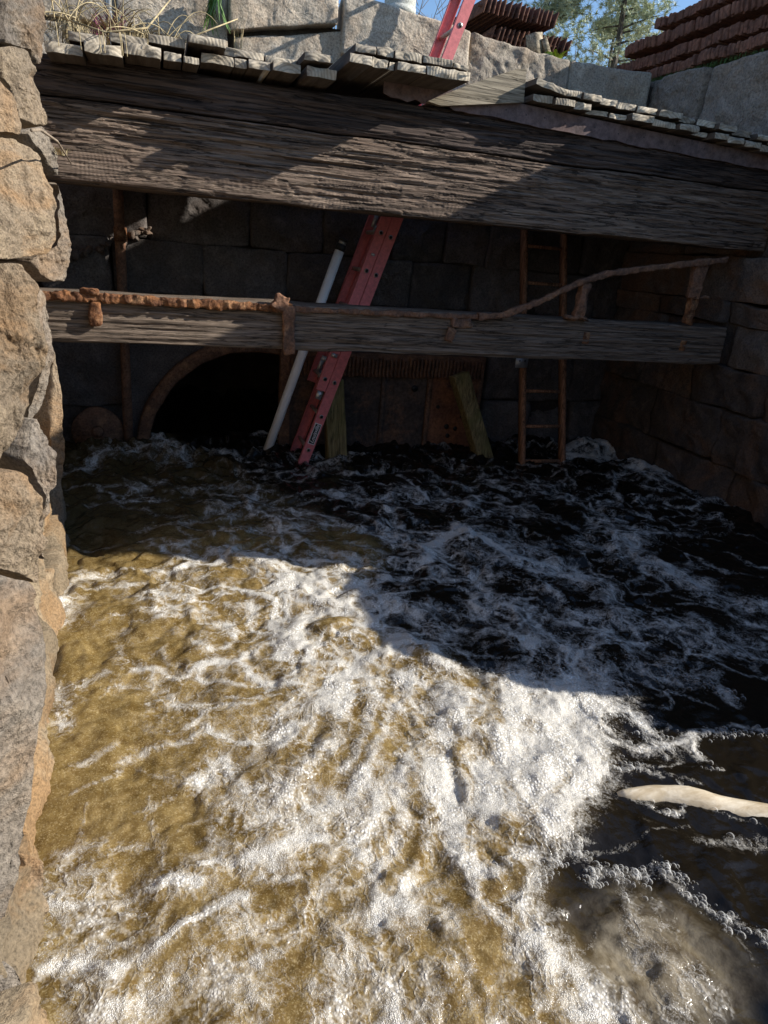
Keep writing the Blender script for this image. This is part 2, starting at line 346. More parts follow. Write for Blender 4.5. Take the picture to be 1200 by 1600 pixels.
def m_water():
    n = NT('foaming_water', .08, .5); p = n.pos; b = n.b; b.inputs['IOR'].default_value = 1.33
    fo = n.attr('foam'); ae = n.attr('aer_shade')
    big = n.noise(p, 5.5, 5, .6, .8); med = n.noise(p, 24, 5, .65, .6); fin = n.noise(p, 120, 3, .6)
    def cells(sc):
        sep = n.t.nodes.new('ShaderNodeSeparateColor'); n.L(n.vor(p, sc, 'F1', 'Color'), sep.inputs[0]); return sep.outputs[0], sep.outputs[1], n.vor(p, sc, 'F1', 'Distance')
    r1, q1, d1 = cells(270); r2, q2, d2 = cells(105)
    sel = n.rng(n.noise(p, 7, 3, .6), .5, .56)                      # patches of coarser bubbles
    rnd = n.math('ADD', n.math('MULTIPLY', r1, n.math('SUBTRACT', 1., sel)), n.math('MULTIPLY', r2, sel)); dist = n.math('ADD', n.math('MULTIPLY', d1, n.math('SUBTRACT', 1., sel)), n.math('MULTIPLY', d2, sel))
    # lace: warped cell walls, two sizes, drawn out along the current
    wv = n.t.nodes.new('ShaderNodeVectorMath'); wv.operation = 'MULTIPLY_ADD'; n.L(n.noise(p, 6, 4, .6, 0, True), wv.inputs[0]); wv.inputs[1].default_value = (.20, .20, 0); n.L(p, wv.inputs[2])
    wq = n.t.nodes.new('ShaderNodeVectorMath'); wq.operation = 'MULTIPLY_ADD'; n.L(n.noise(p, 26, 3, .6, 0, True), wq.inputs[0]); wq.inputs[1].default_value = (.03, .03, 0); n.L(wv.outputs[0], wq.inputs[2])
    wp = n.map(wq.outputs[0], (1.25, .8, 1), (0, 0, .4))
    e1 = n.vor(wp, 8., 'DISTANCE_TO_EDGE'); e2 = n.vor(wp, 21., 'DISTANCE_TO_EDGE')
    lace = n.math('MAXIMUM', n.rng(e1, .0, .13, 1., 0.), n.math('MULTIPLY', n.rng(e2, .0, .16, 1., 0.), .75))
    # turbid golden body full of fine bubbles, against clear dark water and painted-in shade
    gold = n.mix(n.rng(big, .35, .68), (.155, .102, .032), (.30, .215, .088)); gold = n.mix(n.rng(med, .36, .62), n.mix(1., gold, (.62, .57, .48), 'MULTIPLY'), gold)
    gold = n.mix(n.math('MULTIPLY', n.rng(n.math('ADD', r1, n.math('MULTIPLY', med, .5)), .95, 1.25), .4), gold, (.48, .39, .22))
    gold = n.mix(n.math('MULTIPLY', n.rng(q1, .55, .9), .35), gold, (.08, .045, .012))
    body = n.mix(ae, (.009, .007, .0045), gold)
    body = n.mix(n.math('MULTIPLY', n.attr('cloud'), n.rng(big, .2, .7, .45, .95)), body, n.mix(n.rng(n.noise(p, 13, 6, .65, .6), .38, .62), (.13, .095, .05), (.40, .34, .24)))
    # foam: solid where thick, lace where it thins out, translucent film between
    keep = n.rng(fo, .50, .95); lf = n.rng(lace, 0., 1., .42, 1.15)
    fa = n.math('MULTIPLY', fo, n.math('ADD', keep, n.math('MULTIPLY', n.math('SUBTRACT', 1., keep), lf)))
    fa = n.math('ADD', fa, n.math('MULTIPLY', n.math('SUBTRACT', med, .5), .38)); fa = n.math('ADD', fa, n.math('MULTIPLY', n.math('SUBTRACT', big, .5), .25))
    fa = n.math('MULTIPLY', fa, n.rng(fo, .03, .2))
    mask = n.rng(n.math('SUBTRACT', fa, n.math('MULTIPLY', rnd, .26)), .03, .64)
    dome = n.rng(dist, .0, .62, 1., 0.)
    white = n.mix(n.rng(dist, .25, .62), (.80, .785, .75), (.46, .43, .37)); white = n.mix(n.math('MULTIPLY', n.rng(rnd, .0, .25, 1., 0.), .45), white, (.36, .31, .24))
    col = n.mix(mask, body, white)
    nb = n.bump(n.math('ADD', n.noise(p, 30, 4, .55), n.math('MULTIPLY', fin, .18)), .24, .012)
    nb = n.bump(n.math('MULTIPLY', n.rng(fa, .1, .8), 1.), .35, .012, nb)
    nb = n.bump(n.math('MULTIPLY', dome, mask), .6, .004, nb)
    rr = n.mix(mask, (.06, .06, .06), (.34, .34, .34))
    return n.out(col, rr, nb)
M['water'] = m_water()
def m_bubble():
    n = NT('bubble_film', .12, .6); n.b.inputs['IOR'].default_value = 1.33; n.b.inputs['Base Color'].default_value = (.9, .9, .88, 1)
    tr = n.t.nodes.new('ShaderNodeBsdfTransparent'); mx = n.t.nodes.new('ShaderNodeMixShader'); lw = n.t.nodes.new('ShaderNodeLayerWeight'); lw.inputs[0].default_value = .5
    n.L(n.rng(lw.outputs['Facing'], 0.25, 1., .03, .6), mx.inputs[0]); n.L(tr.outputs[0], mx.inputs[1]); n.L(n.b.outputs[0], mx.inputs[2])
    n.L(mx.outputs[0], n.t.nodes['Material Output'].inputs[0]); return n.m
M['bubble'] = m_bubble()

# ---------------------------------------------------------------- measured layout (metres)
XR, YB = 4.3, 6.0           # right wall face, back wall face
YF = 4.4                    # front face of the timber beams
FOAM = [
(0.042,0.85,[(0.07,3.49),(0.16,3.57),(0.28,3.59),(0.48,3.55),(0.60,3.40),(0.68,3.27)]),
(0.033,0.50,[(-0.48,3.44),(-0.27,3.50),(-0.08,3.49),(0.09,3.47)]),
(0.027,0.50,[(-0.51,3.30),(-0.32,3.29),(-0.20,3.32),(-0.11,3.35)]),
(0.071,0.85,[(0.51,3.15),(0.62,3.24),(0.73,3.15),(0.80,3.00),(0.88,2.80)]),
(0.053,0.95,[(0.64,2.86),(0.57,2.77),(0.56,2.67),(0.56,2.52),(0.59,2.44),(0.69,2.43)]),
(0.033,0.85,[(0.63,2.85),(0.71,2.91),(0.80,2.86),(0.89,2.80)]),
(0.025,0.70,[(0.37,3.12),(0.35,2.94),(0.35,2.82),(0.40,2.76),(0.45,2.74)]),
(0.034,0.70,[(0.13,3.25),(0.27,3.20),(0.39,3.09),(0.49,3.01)]),
(0.022,0.60,[(-0.07,2.98),(0.07,2.97),(0.16,2.92),(0.27,2.86)]),
(0.020,0.50,[(-0.12,3.16),(-0.02,3.09),(0.10,2.97)]),
(0.026,0.70,[(-0.14,2.58),(-0.04,2.55),(0.01,2.46),(0.08,2.52),(0.20,2.55),(0.29,2.52),(0.34,2.37),(0.43,2.34),(0.53,2.32)]),
(0.018,0.50,[(-0.17,2.46),(-0.03,2.41),(0.04,2.30),(0.14,2.25)]),
(0.024,0.60,[(0.28,2.53),(0.37,2.63),(0.45,2.66)]),
(0.062,0.70,[(0.47,2.83),(0.51,2.68),(0.46,2.53)]),
(0.071,0.60,[(-0.51,3.37),(-0.48,3.17),(-0.47,2.99)]),
(0.051,0.55,[(-0.44,2.45),(-0.40,2.38),(-0.41,2.27)]),
(0.024,0.55,[(-0.44,2.49),(-0.35,2.49),(-0.26,2.56)]),
(0.023,0.55,[(-0.37,2.05),(-0.28,2.08),(-0.20,2.12)]),
(0.024,0.50,[(-0.20,2.02),(-0.05,2.09),(0.05,2.10)]),
(0.025,0.65,[(0.03,2.09),(0.10,2.14),(0.17,2.07),(0.23,2.01),(0.36,1.96)]),
(0.017,0.60,[(-0.20,1.99),(-0.36,1.92)]),
(0.033,0.80,[(0.05,1.86),(0.10,1.88),(0.12,1.95),(0.16,1.97),(0.17,1.89)]),
(0.020,0.60,[(0.17,1.88),(0.22,1.79),(0.31,1.76)]),
(0.022,0.55,[(0.42,1.87),(0.33,1.75),(0.28,1.72)]),
(0.017,0.40,[(0.16,1.82),(0.10,1.67),(0.05,1.56)]),
(0.032,0.35,[(-0.24,1.69),(-0.15,1.67),(-0.07,1.68)]),
(0.027,0.35,[(-0.32,1.67),(-0.23,1.58),(-0.19,1.50)]),
(0.026,0.75,[(-0.34,1.46),(-0.25,1.46),(-0.14,1.47),(-0.10,1.50)]),
(0.053,0.85,[(-0.10,1.49),(-0.07,1.52),(-0.03,1.50),(0.03,1.46)]),
(0.044,0.70,[(-0.03,1.47),(0.09,1.52),(0.22,1.54),(0.33,1.53)]),
(0.055,0.85,[(0.05,1.54),(0.09,1.56),(0.12,1.53),(0.26,1.54),(0.42,1.57)]),
(0.033,0.80,[(-0.33,1.29),(-0.26,1.28),(-0.19,1.27)]),
(0.015,0.60,[(-0.25,1.28),(-0.19,1.32),(-0.13,1.33)]),
(0.042,0.85,[(-0.16,1.24),(-0.09,1.27),(-0.02,1.32),(0.06,1.36),(0.15,1.39)]),
(0.032,0.55,[(-0.22,1.41),(-0.14,1.41),(-0.09,1.36)]),
(0.074,0.60,[(-0.13,1.14),(-0.04,1.15),(0.05,1.17),(0.20,1.17)]),
(0.103,0.55,[(0.10,1.31),(0.22,1.27),(0.33,1.17),(0.33,1.02)]),
(0.079,0.50,[(0.01,1.11),(0.16,1.08)]),
(0.072,0.60,[(0.30,1.36),(0.32,1.26),(0.43,1.14)]),
(0.075,0.95,[(1.07,2.58),(0.94,2.49),(0.76,2.37),(0.63,2.24),(0.52,2.15)]),
(0.078,0.95,[(1.06,2.56),(1.13,2.50),(1.14,2.35),(1.19,2.29)]),
(0.069,0.85,[(0.78,2.32),(0.77,2.10),(0.66,1.90),(0.56,1.82)]),
(0.073,0.80,[(0.97,2.28),(0.83,2.05),(0.72,1.85),(0.58,1.72)]),
(0.077,0.90,[(0.64,2.23),(0.46,2.09),(0.37,2.00)]),
(0.084,0.85,[(0.64,2.13),(0.57,1.95),(0.43,1.85),(0.35,1.75)]),
(0.068,0.85,[(0.44,1.88),(0.40,1.79),(0.32,1.70)]),
(0.140,0.90,[(1.14,2.14),(0.99,1.90),(0.85,1.69),(0.82,1.50)]),
(0.145,0.92,[(1.39,2.16),(1.24,1.93),(1.10,1.70),(0.98,1.55)]),
(0.144,0.92,[(1.59,2.07),(1.43,1.85),(1.25,1.64),(1.05,1.50)]),
(0.106,0.90,[(1.68,1.96),(1.49,1.72),(1.33,1.56),(1.13,1.43)]),
(0.080,0.85,[(0.82,1.50),(0.83,1.37),(0.91,1.31),(1.02,1.35)]),
(0.098,0.75,[(0.64,1.68),(0.53,1.54),(0.46,1.41),(0.37,1.35)]),
(0.088,0.80,[(0.81,1.77),(0.68,1.53),(0.56,1.37),(0.50,1.22)]),
(0.094,0.72,[(0.52,1.47),(0.43,1.29),(0.36,1.16),(0.30,1.03)]),
(0.080,0.78,[(0.62,1.31),(0.54,1.17),(0.45,0.99)]),
(0.072,0.90,[(0.85,1.37),(0.80,1.25),(0.83,1.15),(0.90,1.06),(0.92,0.97),(0.97,0.89)]),
(0.074,0.90,[(0.90,1.20),(0.92,1.11),(0.92,1.02)]),
(0.099,0.75,[(0.68,1.21),(0.68,1.08),(0.68,0.98),(0.68,0.92)]),
(0.099,0.80,[(0.85,1.00),(0.87,0.92),(0.89,0.86)]),
(0.096,0.70,[(0.58,1.07),(0.56,0.95)]),
(0.095,0.60,[(0.30,1.67),(0.36,1.61),(0.47,1.63)]),
(0.083,0.70,[(0.49,1.69),(0.38,1.58),(0.25,1.53)]),
(0.058,0.85,[(0.90,0.88),(1.01,0.87),(1.03,0.83)]),
(0.050,0.85,[(1.58,1.84),(1.67,1.88),(1.75,1.91),(1.78,1.86),(1.78,1.76)]),
(0.053,0.85,[(1.59,1.74),(1.68,1.70),(1.77,1.72),(1.80,1.68)]),
(0.024,0.90,[(1.72,1.90),(1.62,1.83),(1.65,1.77)]),
(0.037,0.80,[(1.81,1.68),(1.95,1.70),(1.88,1.61)]),
(0.022,0.80,[(1.90,1.72),(2.05,1.71),(2.13,1.67)]),
(0.019,0.75,[(2.18,1.68),(2.27,1.64)]),
(0.022,0.60,[(1.51,1.63),(1.62,1.59),(1.68,1.55)]),
(0.010,0.60,[(1.84,1.56),(1.92,1.52)]),
(0.012,0.50,[(1.68,1.56),(1.74,1.52),(1.79,1.48)]),
(0.034,0.50,[(0.98,1.22),(1.08,1.31),(1.16,1.33),(1.20,1.28)]),
(0.026,0.50,[(1.17,1.21),(1.23,1.24),(1.27,1.19),(1.34,1.18),(1.41,1.20),(1.43,1.15)]),
(0.025,0.45,[(1.42,1.14),(1.45,1.06),(1.48,1.00),(1.54,0.91)]),
(0.018,0.30,[(1.46,0.98),(1.43,0.86)]),
(0.069,0.55,[(1.17,0.81),(1.27,0.86),(1.27,0.80)]),
(0.056,0.40,[(1.24,1.12),(1.18,1.05),(1.15,0.96)]),
(0.071,0.30,[(1.31,1.04),(1.22,0.95),(1.18,0.85)]),
(0.044,0.40,[(1.61,1.24),(1.73,1.24),(1.84,1.22)]),
(0.056,0.95,[(1.43,3.43),(1.52,3.58),(1.65,3.69),(1.79,3.72)]),
(0.056,0.95,[(1.89,3.88),(1.85,3.69),(1.90,3.58),(1.98,3.40),(2.12,3.31)]),
(0.040,0.50,[(0.48,4.19),(0.74,4.26),(0.98,4.14),(1.17,3.88),(1.31,3.78)]),
(0.034,0.50,[(1.31,3.78),(1.42,3.45),(1.29,3.22),(1.11,3.13)]),
(0.038,0.45,[(0.89,4.37),(1.25,4.53),(1.48,4.31),(1.61,3.99)]),
(0.038,0.45,[(0.26,3.93),(0.53,3.95),(0.81,3.92)]),
(0.047,0.50,[(1.04,3.69),(1.21,3.57),(1.35,3.37),(1.50,3.15)]),
(0.121,0.38,[(1.34,3.86),(1.65,3.52),(1.97,3.29),(2.28,3.07),(2.28,2.69)]),
(0.145,0.40,[(1.94,3.79),(2.23,3.44),(2.36,3.06)]),
(0.063,0.60,[(2.34,3.24),(2.40,3.01),(2.33,2.79)]),
(0.060,0.60,[(1.68,3.20),(1.63,3.05),(1.65,2.93)]),
(0.044,0.80,[(2.03,3.01),(1.99,2.88),(2.03,2.80)]),
(0.098,0.55,[(2.96,3.67),(2.87,3.26),(2.94,2.97),(3.00,2.68)]),
(0.099,0.50,[(2.94,2.97),(3.02,2.80),(3.05,2.63),(3.22,2.57)]),
(0.098,0.50,[(3.12,3.59),(2.82,3.47),(2.55,3.50)]),
(0.091,0.50,[(2.02,2.66),(2.26,2.55),(2.45,2.49),(2.67,2.45),(2.82,2.26)]),
(0.084,0.55,[(2.90,3.30),(2.85,3.17)]),
(0.061,0.55,[(2.71,2.55),(2.58,2.31),(2.42,2.16)]),
(0.072,0.60,[(2.58,2.22),(2.66,2.18),(2.74,2.10)]),
(0.030,0.55,[(2.01,2.16),(2.08,2.07),(2.19,2.03)]),
(0.035,0.60,[(2.34,2.00),(2.34,1.90),(2.31,1.81)]),
(0.028,0.50,[(2.30,2.03),(2.41,2.03)]),
(0.080,0.50,[(2.22,2.20),(2.21,2.10),(2.33,2.02)]),
(0.056,0.50,[(2.12,2.33),(2.03,2.18)]),
(0.102,0.60,[(0.97,3.15),(1.05,2.92),(1.21,2.79),(1.28,2.63)]),
(0.076,0.55,[(1.08,2.82),(1.30,2.85),(1.48,2.75),(1.60,2.57),(1.65,2.47)]),
(0.123,0.55,[(1.65,2.47),(1.81,2.44),(1.85,2.22),(1.77,2.08)]),
(0.121,0.50,[(1.32,2.27),(1.53,2.25),(1.70,2.14)]),
(0.078,0.50,[(1.98,2.41),(2.23,2.62),(2.42,2.66)]),
(0.039,0.60,[(1.14,2.77),(1.24,2.60),(1.24,2.52)]),
(0.112,0.35,[(1.07,3.50),(0.93,3.27),(0.94,3.04)]),
(0.055,0.45,[(0.85,3.53),(0.99,3.51),(1.15,3.24)]),
(0.097,0.35,[(1.76,4.55),(2.01,4.39),(2.19,4.11),(2.54,4.08)]),
(0.068,0.40,[(2.86,4.46),(2.97,4.17),(3.08,3.83),(3.16,3.64)]),
(0.052,0.30,[(2.44,4.65),(2.71,4.40)]),
(0.152,1.00,[(3.84,5.69),(4.24,5.82),(4.27,5.59)]),
(0.151,1.00,[(3.77,5.43),(4.14,5.35),(4.24,5.08),(4.25,4.82)]),
(0.049,0.50,[(4.14,4.60),(4.20,4.27),(4.31,4.04),(4.36,3.69)]),
(0.039,0.40,[(4.01,4.78),(4.05,4.33),(4.20,4.12)]),
(0.026,0.30,[(2.87,3.68),(2.94,3.35)]),
(0.065,0.55,[(-0.68,5.17),(-0.51,5.51),(-0.27,5.60),(-0.03,5.72),(0.17,5.53)]),
(0.057,0.55,[(-0.56,6.22),(-0.34,6.01),(-0.21,6.11)]),
(0.054,0.60,[(-0.13,6.11),(0.02,5.81),(0.12,5.53),(0.20,5.27)]),
(0.050,0.50,[(0.23,5.80),(0.42,5.57),(0.56,5.34)]),
(0.074,0.75,[(0.82,5.99),(0.95,6.07),(1.04,5.94)]),
(0.044,0.45,[(0.73,4.44),(0.99,4.62),(1.21,4.53)]),
(0.048,0.45,[(1.09,5.14),(1.49,5.47),(1.85,5.51),(2.04,5.35)]),
(0.052,0.50,[(1.67,5.93),(2.01,6.01),(2.32,5.96),(2.60,5.84)]),
(0.044,0.45,[(1.84,5.09),(2.11,4.91),(2.23,4.66)]),
(0.039,0.35,[(0.18,4.75),(0.45,4.80),(0.71,4.64)]),
(0.042,0.35,[(2.18,5.74),(2.33,5.34),(2.36,4.98)]),
(0.027,0.30,[(-0.59,4.51),(-0.32,4.54),(-0.08,4.34)]),
(0.029,0.35,[(-0.19,4.04),(0.04,4.11),(0.26,3.96)]),
(0.031,0.30,[(-0.46,3.88),(-0.22,3.90),(0.07,3.81)]),
(0.059,0.40,[(3.06,5.94),(3.18,5.76)]),
(0.040,0.70,[(1.06,5.47),(1.16,5.43),(1.29,5.53)]),
(0.030,0.60,[(3.01,5.15),(3.11,5.13)]),
(0.031,0.60,[(3.41,5.17),(3.52,5.14)]),
(0.040,0.60,[(2.51,5.11),(2.68,5.03)]),
(0.040,0.60,[(1.25,5.39),(1.49,5.34)]),
(0.009,0.50,[(1.53,1.47),(1.66,1.42),(1.78,1.34),(1.90,1.27)]),
(0.009,0.50,[(1.46,1.52),(1.51,1.49)]),
(0.041,0.35,[(1.22,5.77),(1.28,5.53)]),
]
HOLES = [
(0.054,0.70,[(0.82,1.55),(0.77,1.43),(0.73,1.37)]),
(0.045,0.70,[(0.71,1.45),(0.75,1.38)]),
(0.056,0.95,[(1.21,2.18),(1.21,2.14)]),
(0.038,0.70,[(0.82,2.11),(0.87,2.13)]),
(0.050,0.60,[(0.61,2.02),(0.56,1.99)]),
(0.040,0.60,[(0.79,2.37),(0.86,2.33)]),
(0.043,0.60,[(0.40,1.46),(0.37,1.41)]),
(0.049,0.70,[(0.27,1.37),(0.34,1.38)]),
(0.042,0.60,[(0.40,1.26),(0.42,1.20)]),
(0.030,0.60,[(0.64,1.26),(0.67,1.23)]),
(0.037,0.60,[(0.75,1.06),(0.74,0.98)]),
(0.028,0.50,[(0.55,1.20),(0.55,1.17)]),
(0.026,0.60,[(0.85,0.97),(0.85,0.91)]),
(0.029,0.50,[(0.22,1.16),(0.16,1.11)]),
(0.032,0.80,[(1.73,1.80),(1.73,1.77)]),
(0.022,0.80,[(1.73,1.86),(1.75,1.85)]),
(0.031,0.60,[(0.48,1.75),(0.46,1.69)]),
(0.080,0.50,[(2.17,2.70),(2.10,2.79),(1.95,2.67)]),
(0.109,0.50,[(1.40,2.90),(1.37,3.01)]),
(0.082,0.60,[(1.44,2.45),(1.32,2.48)]),
(0.062,0.50,[(1.21,1.97),(1.18,1.86)]),
]
RAFTS = [
(0.053,0.90,[(1.17,1.22),(1.24,1.24),(1.30,1.19),(1.41,1.19)]),
(0.046,0.90,[(1.42,1.16),(1.44,1.09),(1.46,1.00),(1.54,0.91)]),
(0.054,0.80,[(0.98,1.23),(1.11,1.32),(1.20,1.31)]),
(0.069,0.90,[(1.65,1.88),(1.78,1.90),(1.78,1.76),(1.80,1.68)]),
(0.043,0.80,[(1.95,1.70),(2.12,1.69),(2.28,1.64)]),
(0.039,0.80,[(1.51,1.63),(1.64,1.58)]),
(0.092,0.60,[(2.10,2.22),(2.19,2.07),(2.33,1.90)]),
(0.069,0.60,[(1.17,0.81),(1.29,0.84)]),
]
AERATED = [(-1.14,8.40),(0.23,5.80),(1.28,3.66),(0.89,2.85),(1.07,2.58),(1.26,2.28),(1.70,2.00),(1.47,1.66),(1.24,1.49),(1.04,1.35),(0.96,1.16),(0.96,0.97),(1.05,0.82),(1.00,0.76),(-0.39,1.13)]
CLOUD = [(1.08,1.09),(1.25,1.14),(1.37,1.07),(1.38,0.94),(1.32,0.82),(1.13,0.79),(1.04,0.86),(1.02,0.98)]
LEFT_STONES = [
((-0.408,3.568,2.422),32.249,[(-0.194,0.101),(0.042,0.176),(-0.017,-0.041),(-0.067,-0.146),(-0.098,-0.096),(-0.179,-0.095),(-0.246,-0.108)]),
((-0.415,3.482,2.195),29.857,[(-0.207,0.103),(-0.080,0.122),(-0.046,0.056),(-0.039,-0.065),(-0.037,-0.144),(-0.117,-0.148),(-0.188,-0.135),(-0.184,-0.038),(-0.233,0.002)]),
((-0.286,1.909,1.914),35.129,[(-0.061,0.070),(-0.010,0.032),(-0.003,-0.014),(-0.013,-0.043),(-0.054,-0.043),(-0.097,-0.048)]),
((-0.476,4.280,2.037),30.790,[(-0.088,0.103),(-0.039,0.037),(-0.020,-0.043),(-0.029,-0.118),(-0.054,-0.100),(-0.129,-0.022),(-0.198,0.058)]),
((-0.477,4.280,1.580),29.197,[(0.009,0.327),(0.012,0.174),(-0.000,-0.001),(-0.048,-0.189),(-0.166,-0.177),(-0.276,-0.088),(-0.258,-0.058),(-0.116,-0.044),(-0.064,0.039)]),
((-0.489,4.089,1.757),35.229,[(-0.367,0.277),(-0.147,0.296),(-0.047,0.245),(-0.012,0.064),(-0.028,-0.130),(-0.079,-0.204),(-0.204,-0.224),(-0.381,-0.238),(-0.488,-0.239)]),
((-0.357,2.326,1.280),44.523,[(-0.127,0.299),(-0.014,0.298),(0.022,0.221),(0.018,0.101),(-0.007,-0.012),(-0.050,-0.094),(-0.121,-0.209),(-0.181,-0.285),(-0.238,-0.271)]),
((-0.429,3.021,1.204),42.408,[(-0.040,0.265),(0.038,0.252),(0.020,0.108),(-0.025,-0.087),(-0.100,-0.202),(-0.184,-0.314),(-0.088,-0.141),(-0.035,-0.010),(-0.009,0.158)]),
((-0.568,4.112,0.466),41.773,[(0.037,0.619),(0.031,0.429),(-0.006,0.184),(-0.033,-0.108),(-0.081,-0.444),(-0.132,-0.546),(-0.148,-0.304),(-0.119,-0.011),(-0.089,0.235)]),
((-0.559,3.581,-0.208),31.995,[(0.072,0.350),(0.034,0.144),(-0.035,-0.130),(-0.106,-0.346),(-0.171,-0.365),(-0.156,-0.063),(-0.101,0.205),(-0.021,0.423)]),
((-0.398,2.460,0.861),37.660,[(-0.001,0.231),(0.013,0.118),(-0.016,-0.080),(-0.074,-0.273),(-0.052,-0.091),(-0.066,0.049),(-0.094,0.111)]),
((-0.347,1.941,0.896),32.980,[(-0.121,0.198),(-0.038,0.191),(0.005,0.083),(-0.012,-0.053),(-0.038,-0.140),(-0.085,-0.099),(-0.175,-0.022)]),
((-0.319,1.460,0.538),31.108,[(-0.050,0.488),(0.058,0.416),(0.071,0.337),(0.047,0.191),(0.005,0.088),(-0.061,-0.094),(-0.128,-0.278),(-0.196,-0.438),(-0.267,-0.347)]),
((-0.439,2.247,-0.222),29.911,[(-0.018,0.438),(0.013,0.352),(0.009,0.147),(-0.022,-0.060),(-0.053,-0.213),(-0.125,-0.217),(-0.191,-0.136),(-0.176,-0.006),(-0.091,0.226)]),
((-0.359,1.466,-0.013),31.859,[(-0.011,0.246),(0.024,0.185),(0.013,0.065),(-0.015,-0.062),(-0.048,-0.113),(-0.115,-0.106),(-0.111,0.013),(-0.057,0.144)]),
((-0.345,1.261,-0.086),44.695,[(-0.106,0.244),(-0.036,0.220),(-0.038,0.122),(0.001,0.084),(-0.008,-0.045),(-0.039,-0.160),(-0.153,0.005)]),
]


# ---------------------------------------------------------------- water
def seg_field(X, Y, strokes):
    Fd = np.zeros_like(X)
    for wd, inten, pts in strokes:
        P = np.array(pts); best = np.full(X.shape, 9., np.float32); pad = wd*2.4+.02
        mnx, mny = P.min(0)-pad; mxx, mxy = P.max(0)+pad
        msk = (X > mnx) & (X < mxx) & (Y > mny) & (Y < mxy)
        if not msk.any(): continue
        x = X[msk]; y = Y[msk]; d = np.full(x.shape, 9., np.float32)
        for a, b in zip(P[:-1], P[1:]):
            ab = b-a; t = np.clip(((x-a[0])*ab[0]+(y-a[1])*ab[1])/max(ab@ab, 1e-9), 0, 1)
            d = np.minimum(d, np.hypot(x-a[0]-t*ab[0], y-a[1]-t*ab[1]))
        v = inten*np.exp(-(d/(wd*.8))**1.5)
        Fd[msk] = 1-(1-Fd[msk])*(1-v) if inten < .5 else np.maximum(Fd[msk], v)
    return Fd
def in_poly(X, Y, poly):
    P = np.array(poly); r = np.zeros(X.shape, bool); j = len(P)-1
    for i in range(len(P)):
        xi, yi = P[i]; xj, yj = P[j]
        r ^= ((yi > Y) != (yj > Y)) & (X < (xj-xi)*(Y-yi)/(yj-yi+1e-12)+xi); j = i
    return r
def blur(A, k):
    for ax in (0, 1):
        for _ in range(2):
            c = np.cumsum(np.concatenate([np.repeat(np.take(A, [0], ax), k, ax), A, np.repeat(np.take(A, [-1], ax), k+1, ax)], ax), ax)
            n = A.shape[ax]; A = (np.take(c, range(2*k+1, 2*k+1+n), ax)-np.take(c, range(0, n), ax))/(2*k+1)
    return A
def streamlines():
    g = np.random.default_rng(77); out = []
    # (count, x range, y range, heading, width, strength, steps)
    for n, x0, x1, y0, y1, hd, w0, w1, s0, s1, ns in (
            (74, .40, 1.9, 1.2, 2.55, -115, .005, .013, .45, .95, 22), (20, .25, 1.1, .95, 1.5, -128, .005, .011, .4, .8, 20),
            (7, -.4, .9, 1.0, 1.45, 32, .006, .012, .4, .75, 18), (34, -.5, .75, 1.5, 3.6, 4, .005, .010, .28, .62, 18), (22, .4, 1.1, 2.3, 3.4, -60, .007, .015, .45, .85, 14),
            (150, -.2, 3.9, 2.0, 5.2, -52, .012, .030, .22, .60, 20), (40, 1.0, 3.6, 1.9, 4.2, -20, .010, .022, .25, .6, 16), (50, -.5, 3.6, 4.4, 5.8, -12, .012, .028, .2, .55, 12)):
        for _ in range(n):
            p = np.array([g.uniform(x0, x1), g.uniform(y0, y1)]); h = math.radians(hd+g.normal(0, 16)); pts = [p.copy()]; st = g.uniform(.022, .045)*(1+.25*max(0, p[1]-2)); ph = g.uniform(0, 50)
            for k in range(g.integers(ns//2, ns)):
                h += math.radians(float(vn(np.array([[p[0]*5+ph*.1, p[1]*5, ph*.2+k*.22]]), 7)[0])*34); p = p+st*np.array([math.cos(h), math.sin(h)]); pts.append(p.copy())
            if hd < -100 and p[0] > 1.25 and p[1] < 1.45: continue
            out.append((g.uniform(w0, w1), g.uniform(s0, s1), pts))
    return out
CX0, CY0, CS = -.9, .4, .012
cx = np.arange(CX0, 4.6, CS, dtype=np.float32); cy = np.arange(CY0, 6.4, CS, dtype=np.float32)
CXg, CYg = np.meshgrid(cx, cy)
foamc = np.maximum(seg_field(CXg, CYg, FOAM), seg_field(CXg, CYg, streamlines())); corec = seg_field(CXg, CYg, [(f_[0]*.85, f_[1], f_[2]) for f_ in FOAM if f_[1] >= .8]); massc = seg_field(CXg, CYg, [f_ for f_ in FOAM if f_[0] > .02]); holec = seg_field(CXg, CYg, HOLES)
widec = blur(foamc, 12); nearc = blur(massc, 5)
ridgec = blur(foamc, 3)
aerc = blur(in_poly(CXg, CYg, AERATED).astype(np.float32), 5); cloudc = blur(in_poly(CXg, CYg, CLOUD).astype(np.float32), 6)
def samp(A, x, y):
    u = np.clip((x-CX0)/CS, 0, A.shape[1]-1.001); v = np.clip((y-CY0)/CS, 0, A.shape[0]-1.001)
    i = u.astype(int); j = v.astype(int); fu = u-i; fv = v-j
    return (A[j, i]*(1-fu)+A[j, i+1]*fu)*(1-fv)+(A[j+1, i]*(1-fu)+A[j+1, i+1]*fu)*fv
gx = np.arange(-.95, 4.45, .0095)
gy = [.55]
while gy[-1] < 6.05: gy.append(gy[-1]+.0065+.0019*(gy[-1]-.5))
gy = np.array([-30, -8, -3, -1, -.2, .25, .45]+gy+[6.2, 6.5, 7., 7.6, 8.2])
GX, GY = np.meshgrid(gx, gy); x = GX.ravel(); y = GY.ravel()
